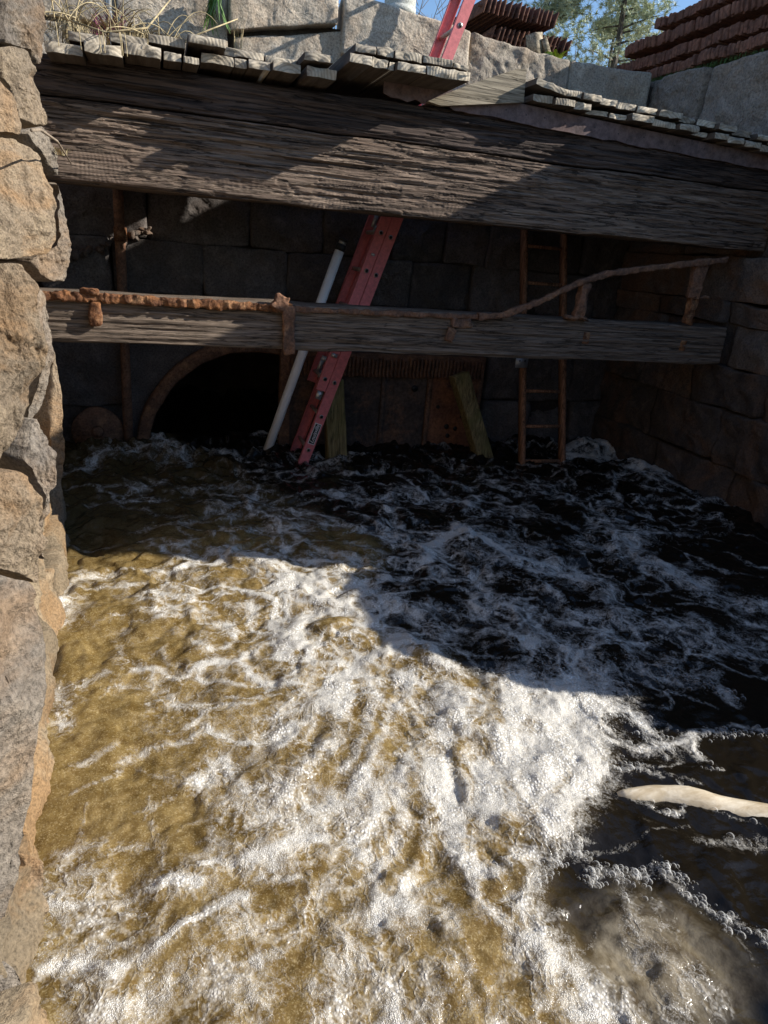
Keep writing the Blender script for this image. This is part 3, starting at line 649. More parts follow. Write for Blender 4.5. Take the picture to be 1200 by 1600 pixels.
def water_fields(x, y):
    wx = fbm(p2(x, y, 7.), 4, 3); wy = fbm(p2(x, y, 7.), 4, 9)
    wx2 = fbm(p2(x, y, 30.), 3, 13); wy2 = fbm(p2(x, y, 30.), 3, 19)
    wx3 = fbm(p2(x, y, 2.6), 3, 23); wy3 = fbm(p2(x, y, 2.6), 3, 29); amp = .013+.004*np.clip(y-1, 0, 5)
    xs = x+amp*wx+.005*wx2+.03*wx3; ys = y+amp*wy*1.2+.005*wy2+.04*wy3
    f = samp(foamc, xs, ys); ho = samp(holec, xs, ys); ae = samp(aerc, xs, ys)*(.30+.70*sstep(4.3, 3.3, y+.25*wx3)); cl = samp(cloudc, xs, ys)  # golden tint faded past the shadow edge: shade painted into the water colour
    # lace: ridged, warped filaments
    q = p2(x+.10*wx+.03*wx2, y+.10*wy+.03*wy2, 1.)
    r1 = 1-np.abs(fbm(q*6.5, 3, 41)); r2 = 1-np.abs(fbm(q*17., 3, 47))
    lace = np.clip(r1, 0, 1)**5*.55+np.clip(r2, 0, 1)**4*.45
    far = sstep(1.2, 3., y)
    wide = samp(widec, xs, ys); q3 = p2(x+.25*wx3+.08*wx, y*1.5+.25*wy3+.08*wy, 1.)
    wisp = np.clip(1-1.6*np.abs(fbm(q3*3.1, 4, 53)), 0, 1)**2.2*.6+np.clip(1-1.6*np.abs(fbm(q3*8., 4, 57)), 0, 1)**2.5*.4
    f2 = f*(.72+.30*lace+.16*far)+ae*(1-far*.6)*(.22*sstep(.02, .30, wide)*sstep(.55, .3, wide)+.11)*(.65+.9*wx3)+.14*lace*lace*sstep(.1, .5, f+.25*ae)*(1-.6*far)+wisp*far*(1.9*wide+.10*sstep(5.2, 3.5, x+.0*y))*(1-.3*f)
    # flow streaks: long ridges along the current, drawn out towards the viewer
    dx, dy = -.42, -.91; al = x*dx+y*dy; ac = x*dy-y*dx
    st1 = fbm(p2(al*1.6+.5*wx3, ac*9+1.1*wx3+.55*wx, 1.), 4, 83); st2 = 1-np.abs(fbm(p2(al*3.2+.3*wy3, ac*15+1.5*wy3+.7*wx, 1.), 4, 87))
    near = sstep(.22, .55, samp(nearc, x, y))*sstep(3.2, 2.5, y)
    f2 = f2*(1-near)+near*(f2*np.clip(.84+.65*st1, .25, 1.25)+.22*np.clip(st2, 0, 1)**4)
    f2 = np.maximum(f2, (.62+.38*sstep(-.5, .4, st1+.3*wx))*sstep(.30, .78, samp(corec, xs, ys)))
    f2 = f2*(1-.85*ho)
    near_wall = np.exp(-np.clip(x-(-.333-.0882*(y-1.18)), 0, 9)/.05); f2 = np.maximum(f2, .5*near_wall*np.clip(lace-.25+.5*wx3, 0, 1)*(y < 3.8))
    return np.clip(f2, 0, 1.15), np.clip(ae, 0, 1), np.clip(cl, 0, 1), lace, f
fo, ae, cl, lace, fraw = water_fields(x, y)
calm = sstep(1.0, 1.7, x)*sstep(2.4, 1.9, y)
turb = 1+1.3*sstep(4.6, 5.9, y)
wv = .020*fbm(p2(x, y*1.3, 2.6), 4, 71)*turb+(.012+.012*sstep(2.2, 3.6, y))*fbm(p2(x+.08*fbm(p2(x, y, 5.), 2, 5), y+.08*fbm(p2(x, y, 5.), 2, 7), 7.), 3, 77)*turb
rip = (1-np.abs(fbm(p2(x, y*1.6, 22.), 3, 88)))*.0045
ridge = .020*sstep(.25, .95, samp(ridgec, x+.02*fbm(p2(x, y, 7.), 3, 3), y+.02*fbm(p2(x, y, 7.), 3, 9)))*(.9+.5*fbm(p2(x, y, 6.), 3, 61))+.004*fbm(p2(x, y, 30.), 3, 62)*sstep(.3, .8, fraw)
z = (wv+rip)*(1-.25*calm)+ridge
z += .05*np.exp(-((x+.42)/.3)**2-((y-5.75)/.22)**2)*(1+fbm(p2(x, y, 12.), 3, 15))+.05*np.exp(-((x-.2)/.3)**2-((y-5.6)/.15)**2)*(1+fbm(p2(x, y, 12.), 3, 16))
z += .07*np.exp(-((x-.92)/.09)**2-((y-5.62)/.1)**2)
z[(y < .5)] *= .3
WV = np.stack([x, y, z], 1); nr, nc = GX.shape
idx = np.arange(nr*nc).reshape(nr, nc)
WF = np.stack([idx[:-1, :-1], idx[:-1, 1:], idx[1:, 1:], idx[1:, :-1]], -1).reshape(-1, 4)
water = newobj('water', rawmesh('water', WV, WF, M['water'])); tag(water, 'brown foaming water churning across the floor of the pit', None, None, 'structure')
for nm, arr in (('foam', fo), ('aer_shade', ae), ('cloud', cl)):
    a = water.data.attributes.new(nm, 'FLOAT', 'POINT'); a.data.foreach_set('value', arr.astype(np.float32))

# ---------------------------------------------------------------- ground round the pit
def ground():
    xs = np.concatenate([[-900, -200, -60, -20, -8, -4, -2.2, -1.15], np.arange(-.8, 5.1, .3), [5.2, 6, 8, 12, 20, 60, 200, 900]])
    ys = np.concatenate([[-900, -200, -60, -20, -9, -5, -3.], np.arange(-2, 2.3, .4), [2.29, 2.42], np.arange(2.8, 6.2, .4), [6.3, 6.5, 7, 8, 10, 13, 18, 30, 60, 200, 900]])
    X, Y = np.meshgrid(xs, ys); Z = np.full(X.shape, 3.02)
    Z += .10*fbm(p2(X, Y, .35), 3, 2).reshape(X.shape)*np.clip((np.hypot(X-2, Y-3)-3.5)/4, 0, 1)
    low = (X > 4.9) & (Y < 2.35); Z[low] = .95
    Z[(X > -1.2) & (X < 5.3) & (Y < -2.5) & (Y > -3.5)] = -.6  # unseen bank behind the viewer, added to cut the sky light
    hole = lambda a, b, c, d: a > -1.2 and b < 5.25 and d < 6.35 and c > -3.2
    V = np.stack([X, Y, Z], -1).reshape(-1, 3); nc = len(xs); F = []
    for j in range(len(ys)-1):
        for i in range(nc-1):
            if hole(xs[i], xs[i+1], ys[j], ys[j+1]): continue
            F.append((j*nc+i, j*nc+i+1, (j+1)*nc+i+1, (j+1)*nc+i))
    o = newobj('ground', rawmesh('ground', V, F, M['soil'])); tag(o, 'dry earth bank around the top of the stone pit', None, None, 'structure')
ground()
bed, bf = rbox((8, 12, .1), (1, 1, 1), 0); o = build('river_bed', bed+np.array([2, 1.8, -.7]), [tuple(f) for f in bf], M['soil']); tag(o, 'dark stream bed below the foaming water', None, None, 'structure')

# ---------------------------------------------------------------- left wall
lw = thing('stone_wall', (-.6, 2.4, -.3), 'sunlit wall of tan rust-stained boulders along the left edge', 'stone wall')
for k, (O, ang, poly) in enumerate(LEFT_STONES):
    a = math.radians(ang); N = np.array([math.cos(a), -math.sin(a), .08]); N /= np.linalg.norm(N); U = np.array([math.sin(a), math.cos(a), 0]); V = np.cross(N, U)
    ex = np.ptp(np.array(poly), axis=0).max()
    P, F = stone(poly, O, U, V, N, .30, .04*ex+.01, 0.022*min(1, ex*2), 4.8/max(ex, .25), k+3, 30, 150, .001, 1, 18, .07, 7)
    build('stone', P, F, M[('granite_grey', 'granite_warm', 'granite_warm', 'granite_grey', 'granite_grey', 'granite_warm', 'granite_warm', 'granite_grey', 'granite_warm', 'granite_warm', 'granite_grey', 'granite_warm', 'granite_grey', 'granite_warm', 'granite_warm', 'granite_grey')[k]], lw, True)
lr = random.Random(6); kk = 700
for z0, z1, cu in ((-.35, .20, [.75, 1.2, 1.6, 2.2, 2.75, 3.2, 3.8, 4.36]), (.205, .52, [1.45, 1.9, 2.5, 3.0, 3.55, 4.36])):
    for a, b in zip(cu[:-1], cu[1:]):
        j = lambda q=.02: lr.uniform(-q, q); ym = (a+b)/2; a2, b2 = a-ym, b-ym
        poly = [(a2+j(), z0), (0, z0), (b2+j(), z0), (b2+j(), (z0+z1)/2), (b2+j(.04), z1+j(.05)), (j(.1), z1+j(.05)), (a2+j(.04), z1+j(.05)), (a2+j(), (z0+z1)/2)]
        N = np.array([.996, .088, 0]); U = np.array([-.088, .996, 0]); sh = -.03-.05*(z0 > 0)
        P, F = stone(poly, (-.333-.0882*(ym-1.18)+sh+lr.uniform(-.012, .012), ym, 0), U, (0, 0, 1), N, .3, .02, .03, 6., kk, 22, 110, .002, 1, 14, .08, 4); kk += 1
        build('stone', P, F, M['granite_wl'], lw)
def core(name, parent, fx, ys, zs, seed, amp, m):
    Y, Z = np.meshgrid(ys, zs); X = fx(Y, Z); nc = len(ys)
    q = np.stack([X, Y, Z], -1).reshape(-1, 3); X = X+amp*fbm(q*4., 5, seed).reshape(X.shape)
    V = np.stack([X, Y, Z], -1).reshape(-1, 3); F = [(j*nc+i, j*nc+i+1, (j+1)*nc+i+1, (j+1)*nc+i) for j in range(len(zs)-1) for i in range(nc-1)]
    return build(name, V, F, m, parent)
core('rubble_core', lw, lambda Y, Z: -.333-.0882*(np.maximum(Y, -1)-1.18)+.055*Z-.30-.3*sstep(4.3, 4.45, Y), np.arange(-3.2, 6.25, .05), np.linspace(-.5, 2.95, 60), 9, .04, M['granite_grey'])

# ---------------------------------------------------------------- back wall
bw = thing('stone_wall', (1.8, 6.2, -.3), 'granite block wall at the back, dark below and sunlit along its top', 'stone wall')
def courses(parent, axis, face, rows, seed, depth, rough, m_of, lean=0.):
    rr = random.Random(seed); k = seed*100
    for z0, z1, cuts in rows:
        for a, b in zip(cuts[:-1], cuts[1:]):
            if a is None or b is None: continue
            j = lambda s=.012: rr.uniform(-s, s)
            poly = [(a+j(), z0+j()), ((a+b)/2, z0+j(.015)), (b+j(), z0+j()), (b+j(.015), (z0+z1)/2), (b+j(), z1+j()), ((a*2+b)/3, z1+j(.015)), (a+j(), z1+j()), (a+j(.015), (z0+z1)/2)]
            off = rr.uniform(-.03, .03)
            if axis == 'y': O, U, V, N = (0, face+off, 0), (1, 0, 0), (0, 0, 1), (0, -1, 0)
            else: O, U, V, N = (face+off, 0, 0), (0, 1, 0), (0, 0, 1), (-1, 0, 0)
            P, F = stone(poly, O, U, V, N, depth, .012, rough, 5.5, k, 10, 64, .004, 1, 14, .06, 4); k += 1
            build('stone', P, F, m_of((a+b)/2, (z0+z1)/2, rr), parent)
def cuts(a, b, lo, hi, rr):
    c = [a]
    while c[-1] < b-hi: c.append(c[-1]+rr.uniform(lo, hi))
    return c+[b]
rr = random.Random(2)
back_rows = [(-.35, .32, [-.85, -.24]), (.32, .86, [-.85, -.27]), (-.35, .40, [2.98, 3.5, 4.0, 4.45]), (.40, .86, [2.98, 3.4, 3.95, 4.45]),
             (.86, 1.22, cuts(-.85, 4.45, .45, .85, rr)), (1.22, 1.62, cuts(-.85, 4.45, .35, .9, rr)), (1.62, 2.0, cuts(-.85, 4.45, .4, .8, rr)), (2.0, 2.42, cuts(-.85, 4.45, .4, .9, rr))]
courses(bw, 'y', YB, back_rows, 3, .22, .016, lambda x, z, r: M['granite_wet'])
UP = [(-.95, 2.43, .02, 2.98), (.02, 2.43, .60, 2.99), (.60, 2.43, 1.42, (3.06, 3.22)), (1.42, 2.43, 2.44, (2.98, 2.90)), (-.95, 3.0, -.2, 3.22), (-.2, 2.98, .56, (3.22, 3.30)), (.56, (3.08, 3.24), 1.36, 3.43), (1.40, (3.06, 2.92), 2.44, (3.46, 3.36)),
      (2.46, 2.45, 3.38, (3.37, 3.30)), (3.40, 2.45, 4.22, (3.31, 3.33))]
for k, (a, za, b, zb) in enumerate(UP):
    z0, z1 = za if isinstance(za, tuple) else (za, za); y0, y1 = zb if isinstance(zb, tuple) else (zb, zb)
    poly = [(a, z0), ((a+b)/2, (z0+z1)/2+.01), (b, z1), (b, (z1+y1)/2), (b, y1), ((a+b)/2, (y0+y1)/2-.008), (a, y0), (a, (z0+y0)/2)]
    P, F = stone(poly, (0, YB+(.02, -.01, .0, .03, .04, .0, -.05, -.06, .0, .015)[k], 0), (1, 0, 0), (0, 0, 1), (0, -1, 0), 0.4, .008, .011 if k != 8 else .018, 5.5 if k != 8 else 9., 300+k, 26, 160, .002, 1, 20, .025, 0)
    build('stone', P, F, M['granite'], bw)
for (a, b, z0, z1) in ((-.95, 4.6, .95, 3.24), (-.95, -.26, -.5, .8), (1.8, 4.6, -.5, .8)):
    P, F = rbox((b-a, .2, z1-z0), (1, 1, 1), 0); build('rubble_core', P+np.array([(a+b)/2, YB+.17, (z0+z1)/2]), [tuple(f) for f in F], M['core'], bw, False)

# ---------------------------------------------------------------- right wall
rw = thing('stone_wall', (4.5, 2.5, -.3), 'shaded right wall of big squared blocks, dark and orange-stained near the water', 'stone wall')
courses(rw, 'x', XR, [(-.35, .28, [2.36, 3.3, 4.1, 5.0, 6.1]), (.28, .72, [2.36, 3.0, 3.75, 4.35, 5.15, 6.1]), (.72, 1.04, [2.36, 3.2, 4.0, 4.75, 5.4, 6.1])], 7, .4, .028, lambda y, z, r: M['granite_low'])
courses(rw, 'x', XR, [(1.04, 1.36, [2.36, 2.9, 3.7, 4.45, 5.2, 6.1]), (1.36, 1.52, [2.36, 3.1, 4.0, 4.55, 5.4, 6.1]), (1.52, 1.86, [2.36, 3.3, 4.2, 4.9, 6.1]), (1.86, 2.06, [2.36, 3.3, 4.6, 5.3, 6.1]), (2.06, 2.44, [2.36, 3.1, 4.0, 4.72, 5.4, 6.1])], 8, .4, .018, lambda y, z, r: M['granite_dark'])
RUP = [(2.34, 2.44, 3.3, 3.30), (3.31, 2.44, 4.28, 3.30), (4.29, 2.45, 5.36, 3.26), (5.42, 2.78, 6.2, 3.29), (5.40, 2.44, 6.2, 2.765)]
for k, (a, z0, b, z1) in enumerate(RUP):
    poly = [(a, z0), ((a+b)/2, z0), (b, z0), (b, (z0+z1)/2), (b, z1), ((a+b)/2, z1+.012), (a, z1), (a-.01, (z0+z1)/2)]
    P, F = stone(poly, (XR, 0, 0), (0, 1, 0), (0, 0, 1), (-1, 0, 0), .5, .008, .022, 6., 400+k, 26, 150, .004, 1, 22, .03, 0); build('stone', P, F, M['granite_brown'], rw)
# the low stepped end of the wall beside the viewer
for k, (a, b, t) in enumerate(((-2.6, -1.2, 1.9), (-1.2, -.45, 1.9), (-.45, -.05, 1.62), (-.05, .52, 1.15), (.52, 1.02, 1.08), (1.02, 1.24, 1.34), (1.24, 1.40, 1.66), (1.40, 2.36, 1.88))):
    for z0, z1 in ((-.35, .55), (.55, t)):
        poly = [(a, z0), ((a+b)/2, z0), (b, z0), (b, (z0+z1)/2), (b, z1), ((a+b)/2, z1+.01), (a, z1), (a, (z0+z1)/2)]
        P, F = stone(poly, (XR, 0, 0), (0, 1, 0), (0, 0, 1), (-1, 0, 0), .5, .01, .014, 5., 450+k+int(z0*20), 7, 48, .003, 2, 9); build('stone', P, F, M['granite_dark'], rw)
P, F = rbox((.3, 3.9, 3.3), (1, 1, 1), 0); build('rubble_core', P+np.array([XR+.35, 4.3, 1.4]), [tuple(f) for f in F], M['core'], rw, False)
P, F = rbox((.3, 4.4, 1.3), (1, 1, 1), 0); build('rubble_core', P+np.array([XR+.33, .1, .35]), [tuple(f) for f in F], M['core'], rw, False)

# ---------------------------------------------------------------- timber beams
def timber(name, x0, x1, ztop0, ztop1, z0, y0, dep, seg, disp, m, label):
    P, F = rbox((1, 1, 1), seg, 0); X = x0+(P[:, 0]+.5)*(x1-x0); t = (X-x0)/(x1-x0); v = P[:, 2]+.5; zt = ztop0+(ztop1-ztop0)*t
    Z = z0+v*(zt-z0); Y = y0+(P[:, 1]+.5)*dep
    e = np.minimum(np.minimum(v, 1-v)*(zt-z0), np.where(P[:, 1] < 0, (P[:, 1]+.5)*dep, 9))
    front = P[:, 1] < -.499
    edge = np.exp(-np.minimum(v, 1-v)*(zt-z0)/.012)
    dY = disp(X, v, Z); Y = Y+np.where(front, dY+.012*edge, 0)
    Z = Z+.006*fbm(np.stack([X*3, Y*3, np.zeros_like(X)], 1), 3, 5)*(np.abs(v-.5) > .49)
    o = build(name, np.stack([X, Y, Z], 1), F, m, None, True); tag(o, label, 'timber beam'); return o
def grain(X, Z, s, k=1.):
    wob = .5*fbm(np.stack([X*.8, Z*2, np.zeros_like(X)], 1), 2, s+2)
    q = np.stack([X*1.6, np.zeros_like(X), (Z+.02*wob)*62*k], 1)
    r = fbm(q, 4, s); fine = fbm(np.stack([X*5, np.zeros_like(X)+2, (Z+.02*wob)*120*k], 1), 3, s+7)
    chk = np.clip(fbm(np.stack([X*.9, np.zeros_like(X)+5, (Z+.02*wob)*22*k], 1), 3, s+4)-.42, 0, 1)
    return r, fine, chk
def d_main(X, v, Z):
    r, fine, chk = grain(X, Z, 21)
    rot = sstep(.62, .25, v+.10*fbm(np.stack([X*2.2, Z*8, np.zeros_like(X)], 1), 4, 30))   # 1 = lower, sawn and checked band
    er = 1-rot
    q = np.stack([X*3.2, np.zeros_like(X), Z*34], 1); flake = np.round(fbm(q, 4, 33)*2.5)/2.5
    saw = np.sin(X*260+9*vn(np.stack([X*5, Z*7, Z*0], 1), 3))*.0007*np.clip(.4+vn(np.stack([X*4, Z*6, Z*0+4], 1), 8), 0, 1)
    blk = fbm(np.stack([X*14, np.zeros_like(X), Z*46], 1), 3, 38)
    kn = np.exp(-((X-2.36)/.07)**2-((Z-2.20)/.05)**2)
    return er*(.004*r+.0105*flake+.0035*fine+.004)+rot*(saw+.004*np.clip(blk-.1, 0, 1)*2.+.003*r)+.03*chk-.03*kn
def d_up(X, v, Z):
    r, fine, chk = grain(X, Z, 61, .9); kn = np.exp(-((X-.72)/.06)**2-((Z-2.45)/.03)**2)
    flake = np.round(fbm(np.stack([X*1.6, np.zeros_like(X), Z*20], 1), 3, 66)*2)/2
    return .007*r+.008*flake+.0025*fine+.035*chk-.015*kn
def d_low(X, v, Z):
    r, fine, chk = grain(X, Z, 91, 1.2); return .0045*r+.002*fine+.012*chk+.0035*np.round(fbm(np.stack([X*2, X*0, Z*24], 1), 3, 96)*2)/2
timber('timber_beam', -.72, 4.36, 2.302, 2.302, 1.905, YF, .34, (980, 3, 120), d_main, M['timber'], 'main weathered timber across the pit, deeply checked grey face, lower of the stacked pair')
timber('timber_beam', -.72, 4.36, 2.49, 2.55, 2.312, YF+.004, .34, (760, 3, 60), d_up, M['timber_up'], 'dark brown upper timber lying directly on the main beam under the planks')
timber('timber_beam', -.68, 4.20, 1.333, 1.340, 1.055, YF, .24, (560, 3, 60), d_low, M['timber_low'], 'lone grey timber spanning low over the water with rusted iron on its top edge')

# ---------------------------------------------------------------- steel plate on the upper timber
n = 60; px_ = np.linspace(1.29, 4.25, n); top = np.interp(px_, [1.29, 2.2, 4.25], [2.625, 2.60, 2.525]); bot = np.interp(px_, [1.29, 1.7, 2.9, 4.25], [2.545, 2.515, 2.474, 2.435])
bot = bot+.006*fbm(p2(px_, px_*0, 9.), 3, 4)+np.where(px_ < 1.75, .02*fbm(p2(px_, px_*0, 14.), 3, 8), 0)
V = []; 
for yy in (YF-.022, YF-.010):
    for zz in (top, bot): V.append(np.stack([px_, np.full(n, yy), zz], 1))
V = np.concatenate(V); F = []
for i in range(n-1): F += [(i, n+i, n+i+1, i+1), (2*n+i, 2*n+i+1, 3*n+i+1, 3*n+i), (i, i+1, 2*n+i+1, 2*n+i), (n+i, 3*n+i, 3*n+i+1, n+i+1)]
F += [(0, 2*n, 3*n, n), (n-1, 2*n-1, 4*n-1, 3*n-1)]
sp = build('steel_plate', V, F, M['plate'], None, False); tag(sp, 'long flat steel strip with purple-brown rust along the top of the upper timber', 'steel plate')
for i, xx in enumerate((1.95, 2.08, 2.22, 2.35, 2.5, 2.72, 2.9, 3.1, 3.35, 3.6, 3.85)):
    zz = np.interp(xx, px_, (top+bot)/2)+.01*math.sin(i*3); P, F2 = tube([(xx, YF-.0225, zz), (xx, YF-.0215, zz)], .0045, 8); build('bolt_hole', P, F2, M['black'], sp)

# ---------------------------------------------------------------- plank decks
def plank(parent, x0, x1, z0, z1, y0, y1, seed, m='plank', tilt=0.):
    z1 -= .010; z0 += .004
    P, F = rbox((x1-x0-.006, y1-y0, z1-z0-.002), (8, 3, 5), .003, .0032, 22, seed)
    endv = P[:, 1] < -(y1-y0)/2+.01; P[endv, 1] += .012*fbm(P[endv]*34, 3, seed+3)+.01*(seed % 3)
    if tilt: P = P @ roty(tilt).T
    c = np.array([(x0+x1)/2, y0, (z0+z1)/2]); return build('plank', P+np.array([c[0], (y0+y1)/2, c[2]]), [tuple(f) for f in F], M[m], parent, True, c)
BK = 5.93
d1 = thing('plank_deck', (.2, 5.0, 2.45), 'weathered plank deck end-on over the left half of the timber beam', 'plank deck')
L1 = [(-.475, -.30, 2.455, 2.515, 4.17), (-.297, -.12, 2.475, 2.537, 4.175), (-.118, .064, 2.495, 2.562, 4.17), (.07, .165, 2.50, 2.555, 4.20), (.165, .25, 2.50, 2.548, 4.21), (.257, .43, 2.528, 2.588, 4.265), (.43, .50, 2.530, 2.588, 4.27), (.50, .62, 2.532, 2.59, 4.26), (.62, .775, 2.530, 2.59, 4.20), (.80, .965, 2.525, 2.588, 4.17)]
L2 = [(-.37, -.195, 2.518, 2.575, 4.20), (-.18, .0, 2.540, 2.597, 4.20), (.0, .185, 2.565, 2.620, 4.20), (.19, .385, 2.59, 2.645, 4.20), (.385, .60, 2.592, 2.645, 4.34), (.60, .78, 2.592, 2.64, 4.34), (.775, .94, 2.592, 2.645, 4.16)]
for k, (a, b, z0, z1, y0) in enumerate(L1+L2): plank(d1, a, b, z0, z1, y0, BK-(.0 if k < 10 else .3), 500+k)
d2 = thing('plank_deck', (1.4, 5.0, 2.58), 'short run of raised planks ending beside the red ladder at the middle of the beam', 'plank deck')
L3 = [(1.0, 1.13, 2.596, 2.655, 4.08), (1.13, 1.225, 2.596, 2.655, 4.09), (1.225, 1.265, 2.596, 2.65, 4.09), (1.265, 1.43, 2.596, 2.65, 4.07), (1.43, 1.69, 2.594, 2.655, 4.06), (1.04, 1.16, 2.657, 2.712, 4.10), (1.16, 1.26, 2.657, 2.715, 4.12), (1.26, 1.42, 2.652, 2.71, 4.10), (1.42, 1.60, 2.657, 2.71, 4.09), (1.60, 1.70, 2.657, 2.70, 4.12)]
for k, (a, b, z0, z1, y0) in enumerate(L3): plank(d2, a, b, z0, z1, y0, BK if b < 1.58 else 5.28, 540+k)
for k, (a, b) in enumerate(((1.70, 1.88), (1.885, 2.05), (2.055, 2.2))): plank(d2, a, b, 2.555, 2.61, 4.43, 5.26, 555+k)
d3 = thing('plank_deck', (3.1, 4.9, 2.5), 'row of narrow doubled plank ends running down to the right wall', 'plank deck')
xx = 2.21; k = 0
while xx < 4.24:
    wd = R.uniform(.10, .19); zb = np.interp(xx, [2.2, 2.7, 3.5, 4.1, 4.3], [2.605, 2.588, 2.56, 2.515, 2.50])
    if R.random() < .12: plank(d3, xx, xx+wd, zb, zb+.045, 4.33, BK if xx > 2.55 else 5.28, 560+k)
    else: plank(d3, xx, xx+wd, zb, zb+.054, 4.27+R.uniform(-.015, .015), BK if xx > 2.55 else 5.28, 560+k)
    xx += wd; k += 1
xx = 2.36
while xx < 4.2:
    wd = R.uniform(.12, .2); zb = np.interp(xx, [2.2, 2.7, 3.5, 4.1, 4.3], [2.605, 2.588, 2.56, 2.515, 2.50])+.056
    plank(d3, xx, xx+wd, zb, zb+.052, 4.28+R.uniform(-.02, .02), 5.6 if xx > 2.6 else 5.28, 600+k); xx += wd; k += 1
plank(d3, 2.2, 2.42, 2.668, 2.72, 4.26, 5.2, 640, 'plank', .16)
P, F = prism([(1.55, 2.530), (1.62, 2.515), (2.17, 2.590), (2.145, 2.775), (2.06, 2.755), (1.75, 2.625)], (0, YF-.026, 0), (1, 0, 0), (0, 0, 1), (0, -1, 0), -.0)
P, F = prism([(1.55, 2.528), (1.64, 2.515), (2.17, 2.600), (2.16, 2.775), (2.10, 2.768), (1.77, 2.632)], (0, YF-.065, 0), (1, 0, 0), (0, 0, 1), (0, -1, 0), .04)
bo = build('board', P, F, M['board'], None, False); tag(bo, 'pale tapered board standing on edge against the steel strip, middle of the beam', 'board')
P, F = rbox((.34, .12, .03), (4, 2, 2), .006, .006, 9, 3); o = build('scrap_plank', place(P, (4.07, 4.93, 2.70), rotz(1.9)), [tuple(f) for f in F], M['plank']); tag(o, 'small grey scrap of plank lying below the tall right wall block', 'scrap plank')

# ---------------------------------------------------------------- rusted iron rail on the low timber
ir = thing('iron_rail', (1.7, 4.36, 1.3), 'rusted iron rail lying along the low timber and bent upward at the right', 'iron rail')
def strip(path, hgt, thk, seed, amp=.008, n=200):
    path = np.asarray(path, float); L = np.concatenate([[0], np.cumsum(np.linalg.norm(np.diff(path, axis=0), axis=1))]); t = np.linspace(0, L[-1], n)
    c = np.stack([np.interp(t, L, path[:, i]) for i in range(3)], 1)
    k = 7; ker = np.ones(k)/k
    for i in range(3):
        pad = np.concatenate([np.repeat(c[:1, i], k//2), c[:, i], np.repeat(c[-1:, i], k//2)]); c[:, i] = np.convolve(pad, ker, 'valid')
    hh = hgt/2*(1+.25*fbm(p2(t, t*0, 13.), 3, seed)); prof = [(-.5, 1), (-.5, .35), (-.5, -.35), (-.5, -1), (.5, -1), (.5, 0), (.5, 1)]
    V = []
    for (a, b) in prof:
        q = c+np.array([0, thk*a, 0]); q[:, 2] += b*hh; V.append(q)
    V = np.stack(V, 1).reshape(-1, 3); V = V+amp*np.stack([fbm(V*26, 3, seed), fbm(V*30, 4, seed+2)*1.2, fbm(V*28, 3, seed+4)], 1); m = len(prof)
    F = [(i*m+j, i*m+(j+1) % m, (i+1)*m+(j+1) % m, (i+1)*m+j) for i in range(n-1) for j in range(m)]+[tuple(range(m)), tuple(range((n-1)*m, n*m))]
    return V, F
P, F = strip([(-.62, 4.38, 1.312), (.0, 4.38, 1.312), (.72, 4.382, 1.308), (.80, 4.385, 1.308)], .052, .030, 5, .008, 300); build('flange', P, F, M['rust'], ir)
P, F = strip([(.78, 4.392, 1.308), (1.3, 4.393, 1.312), (1.9, 4.388, 1.318), (2.12, 4.375, 1.326)], .030, .022, 15, .006, 240); build('flange', P, F, M['rust_dark'], ir)
P, F = strip([(2.05, 4.37, 1.325), (2.25, 4.37, 1.345), (2.5, 4.37, 1.445), (2.78, 4.37, 1.585), (3.0, 4.37, 1.66), (3.3, 4.37, 1.715), (3.75, 4.37, 1.785), (4.0, 4.37, 1.825)], .040, .045, 8, .005, 260); build('bent_bar', P, F, M['rust_dark'], ir)
def blobbox(name, size, loc, rot, seed, m, amp=.012, parent=ir):
    P, F = rbox(size, (10, 6, 12), .01, amp, 18, seed); return build(name, place(P, loc, rot), [tuple(f) for f in F], m, parent)
blobbox('bracket_post', (.075, .05, .25), (2.845, 4.38, 1.465), roty(.06), 1, M['rust_dark']); blobbox('foot_plate', (.17, .09, .022), (2.83, 4.40, 1.352), None, 2, M['rust_dark'])
blobbox('bracket_post', (.105, .05, .24), (3.79, 4.38, 1.66), roty(.08), 3, M['rust_dark']); blobbox('bracket_post', (.085, .05, .20), (3.80, 4.385, 1.45), roty(.02), 4, M['rust'])
blobbox('foot_plate', (.15, .07, .018), (3.84, 4.38, 1.55), None, 14, M['rust_dark'])
blobbox('hanger_strap', (.075, .035, .30), (.775, 4.372, 1.175), roty(-.03), 5, M['rust_dark'], .009); blobbox('hanger_strap', (.10, .05, .09), (.72, 4.37, 1.345), roty(.3), 6, M['rust_dark'])
blobbox('hanger_strap', (.065, .03, .13), (-.345, 4.378, 1.225), None, 7, M['rust'], .010); blobbox('hanger_strap', (.10, .05, .035), (-.37, 4.378, 1.345), None, 8, M['rust'], .010)
blobbox('hanger_strap', (.15, .03, .06), (1.95, 4.385, 1.28), None, 9, M['rust_dark'], .013); blobbox('hanger_strap', (.06, .03, .10), (1.88, 4.385, 1.2), roty(.3), 10, M['rust_dark'], .01)
for xx, zz in ((2.98, 1.215), (3.86, 1.19)): blobbox('rust_patch', (.055, .006, .08), (xx*.98+.03, 4.4, zz), None, int(xx*10), M['rust'], .004)

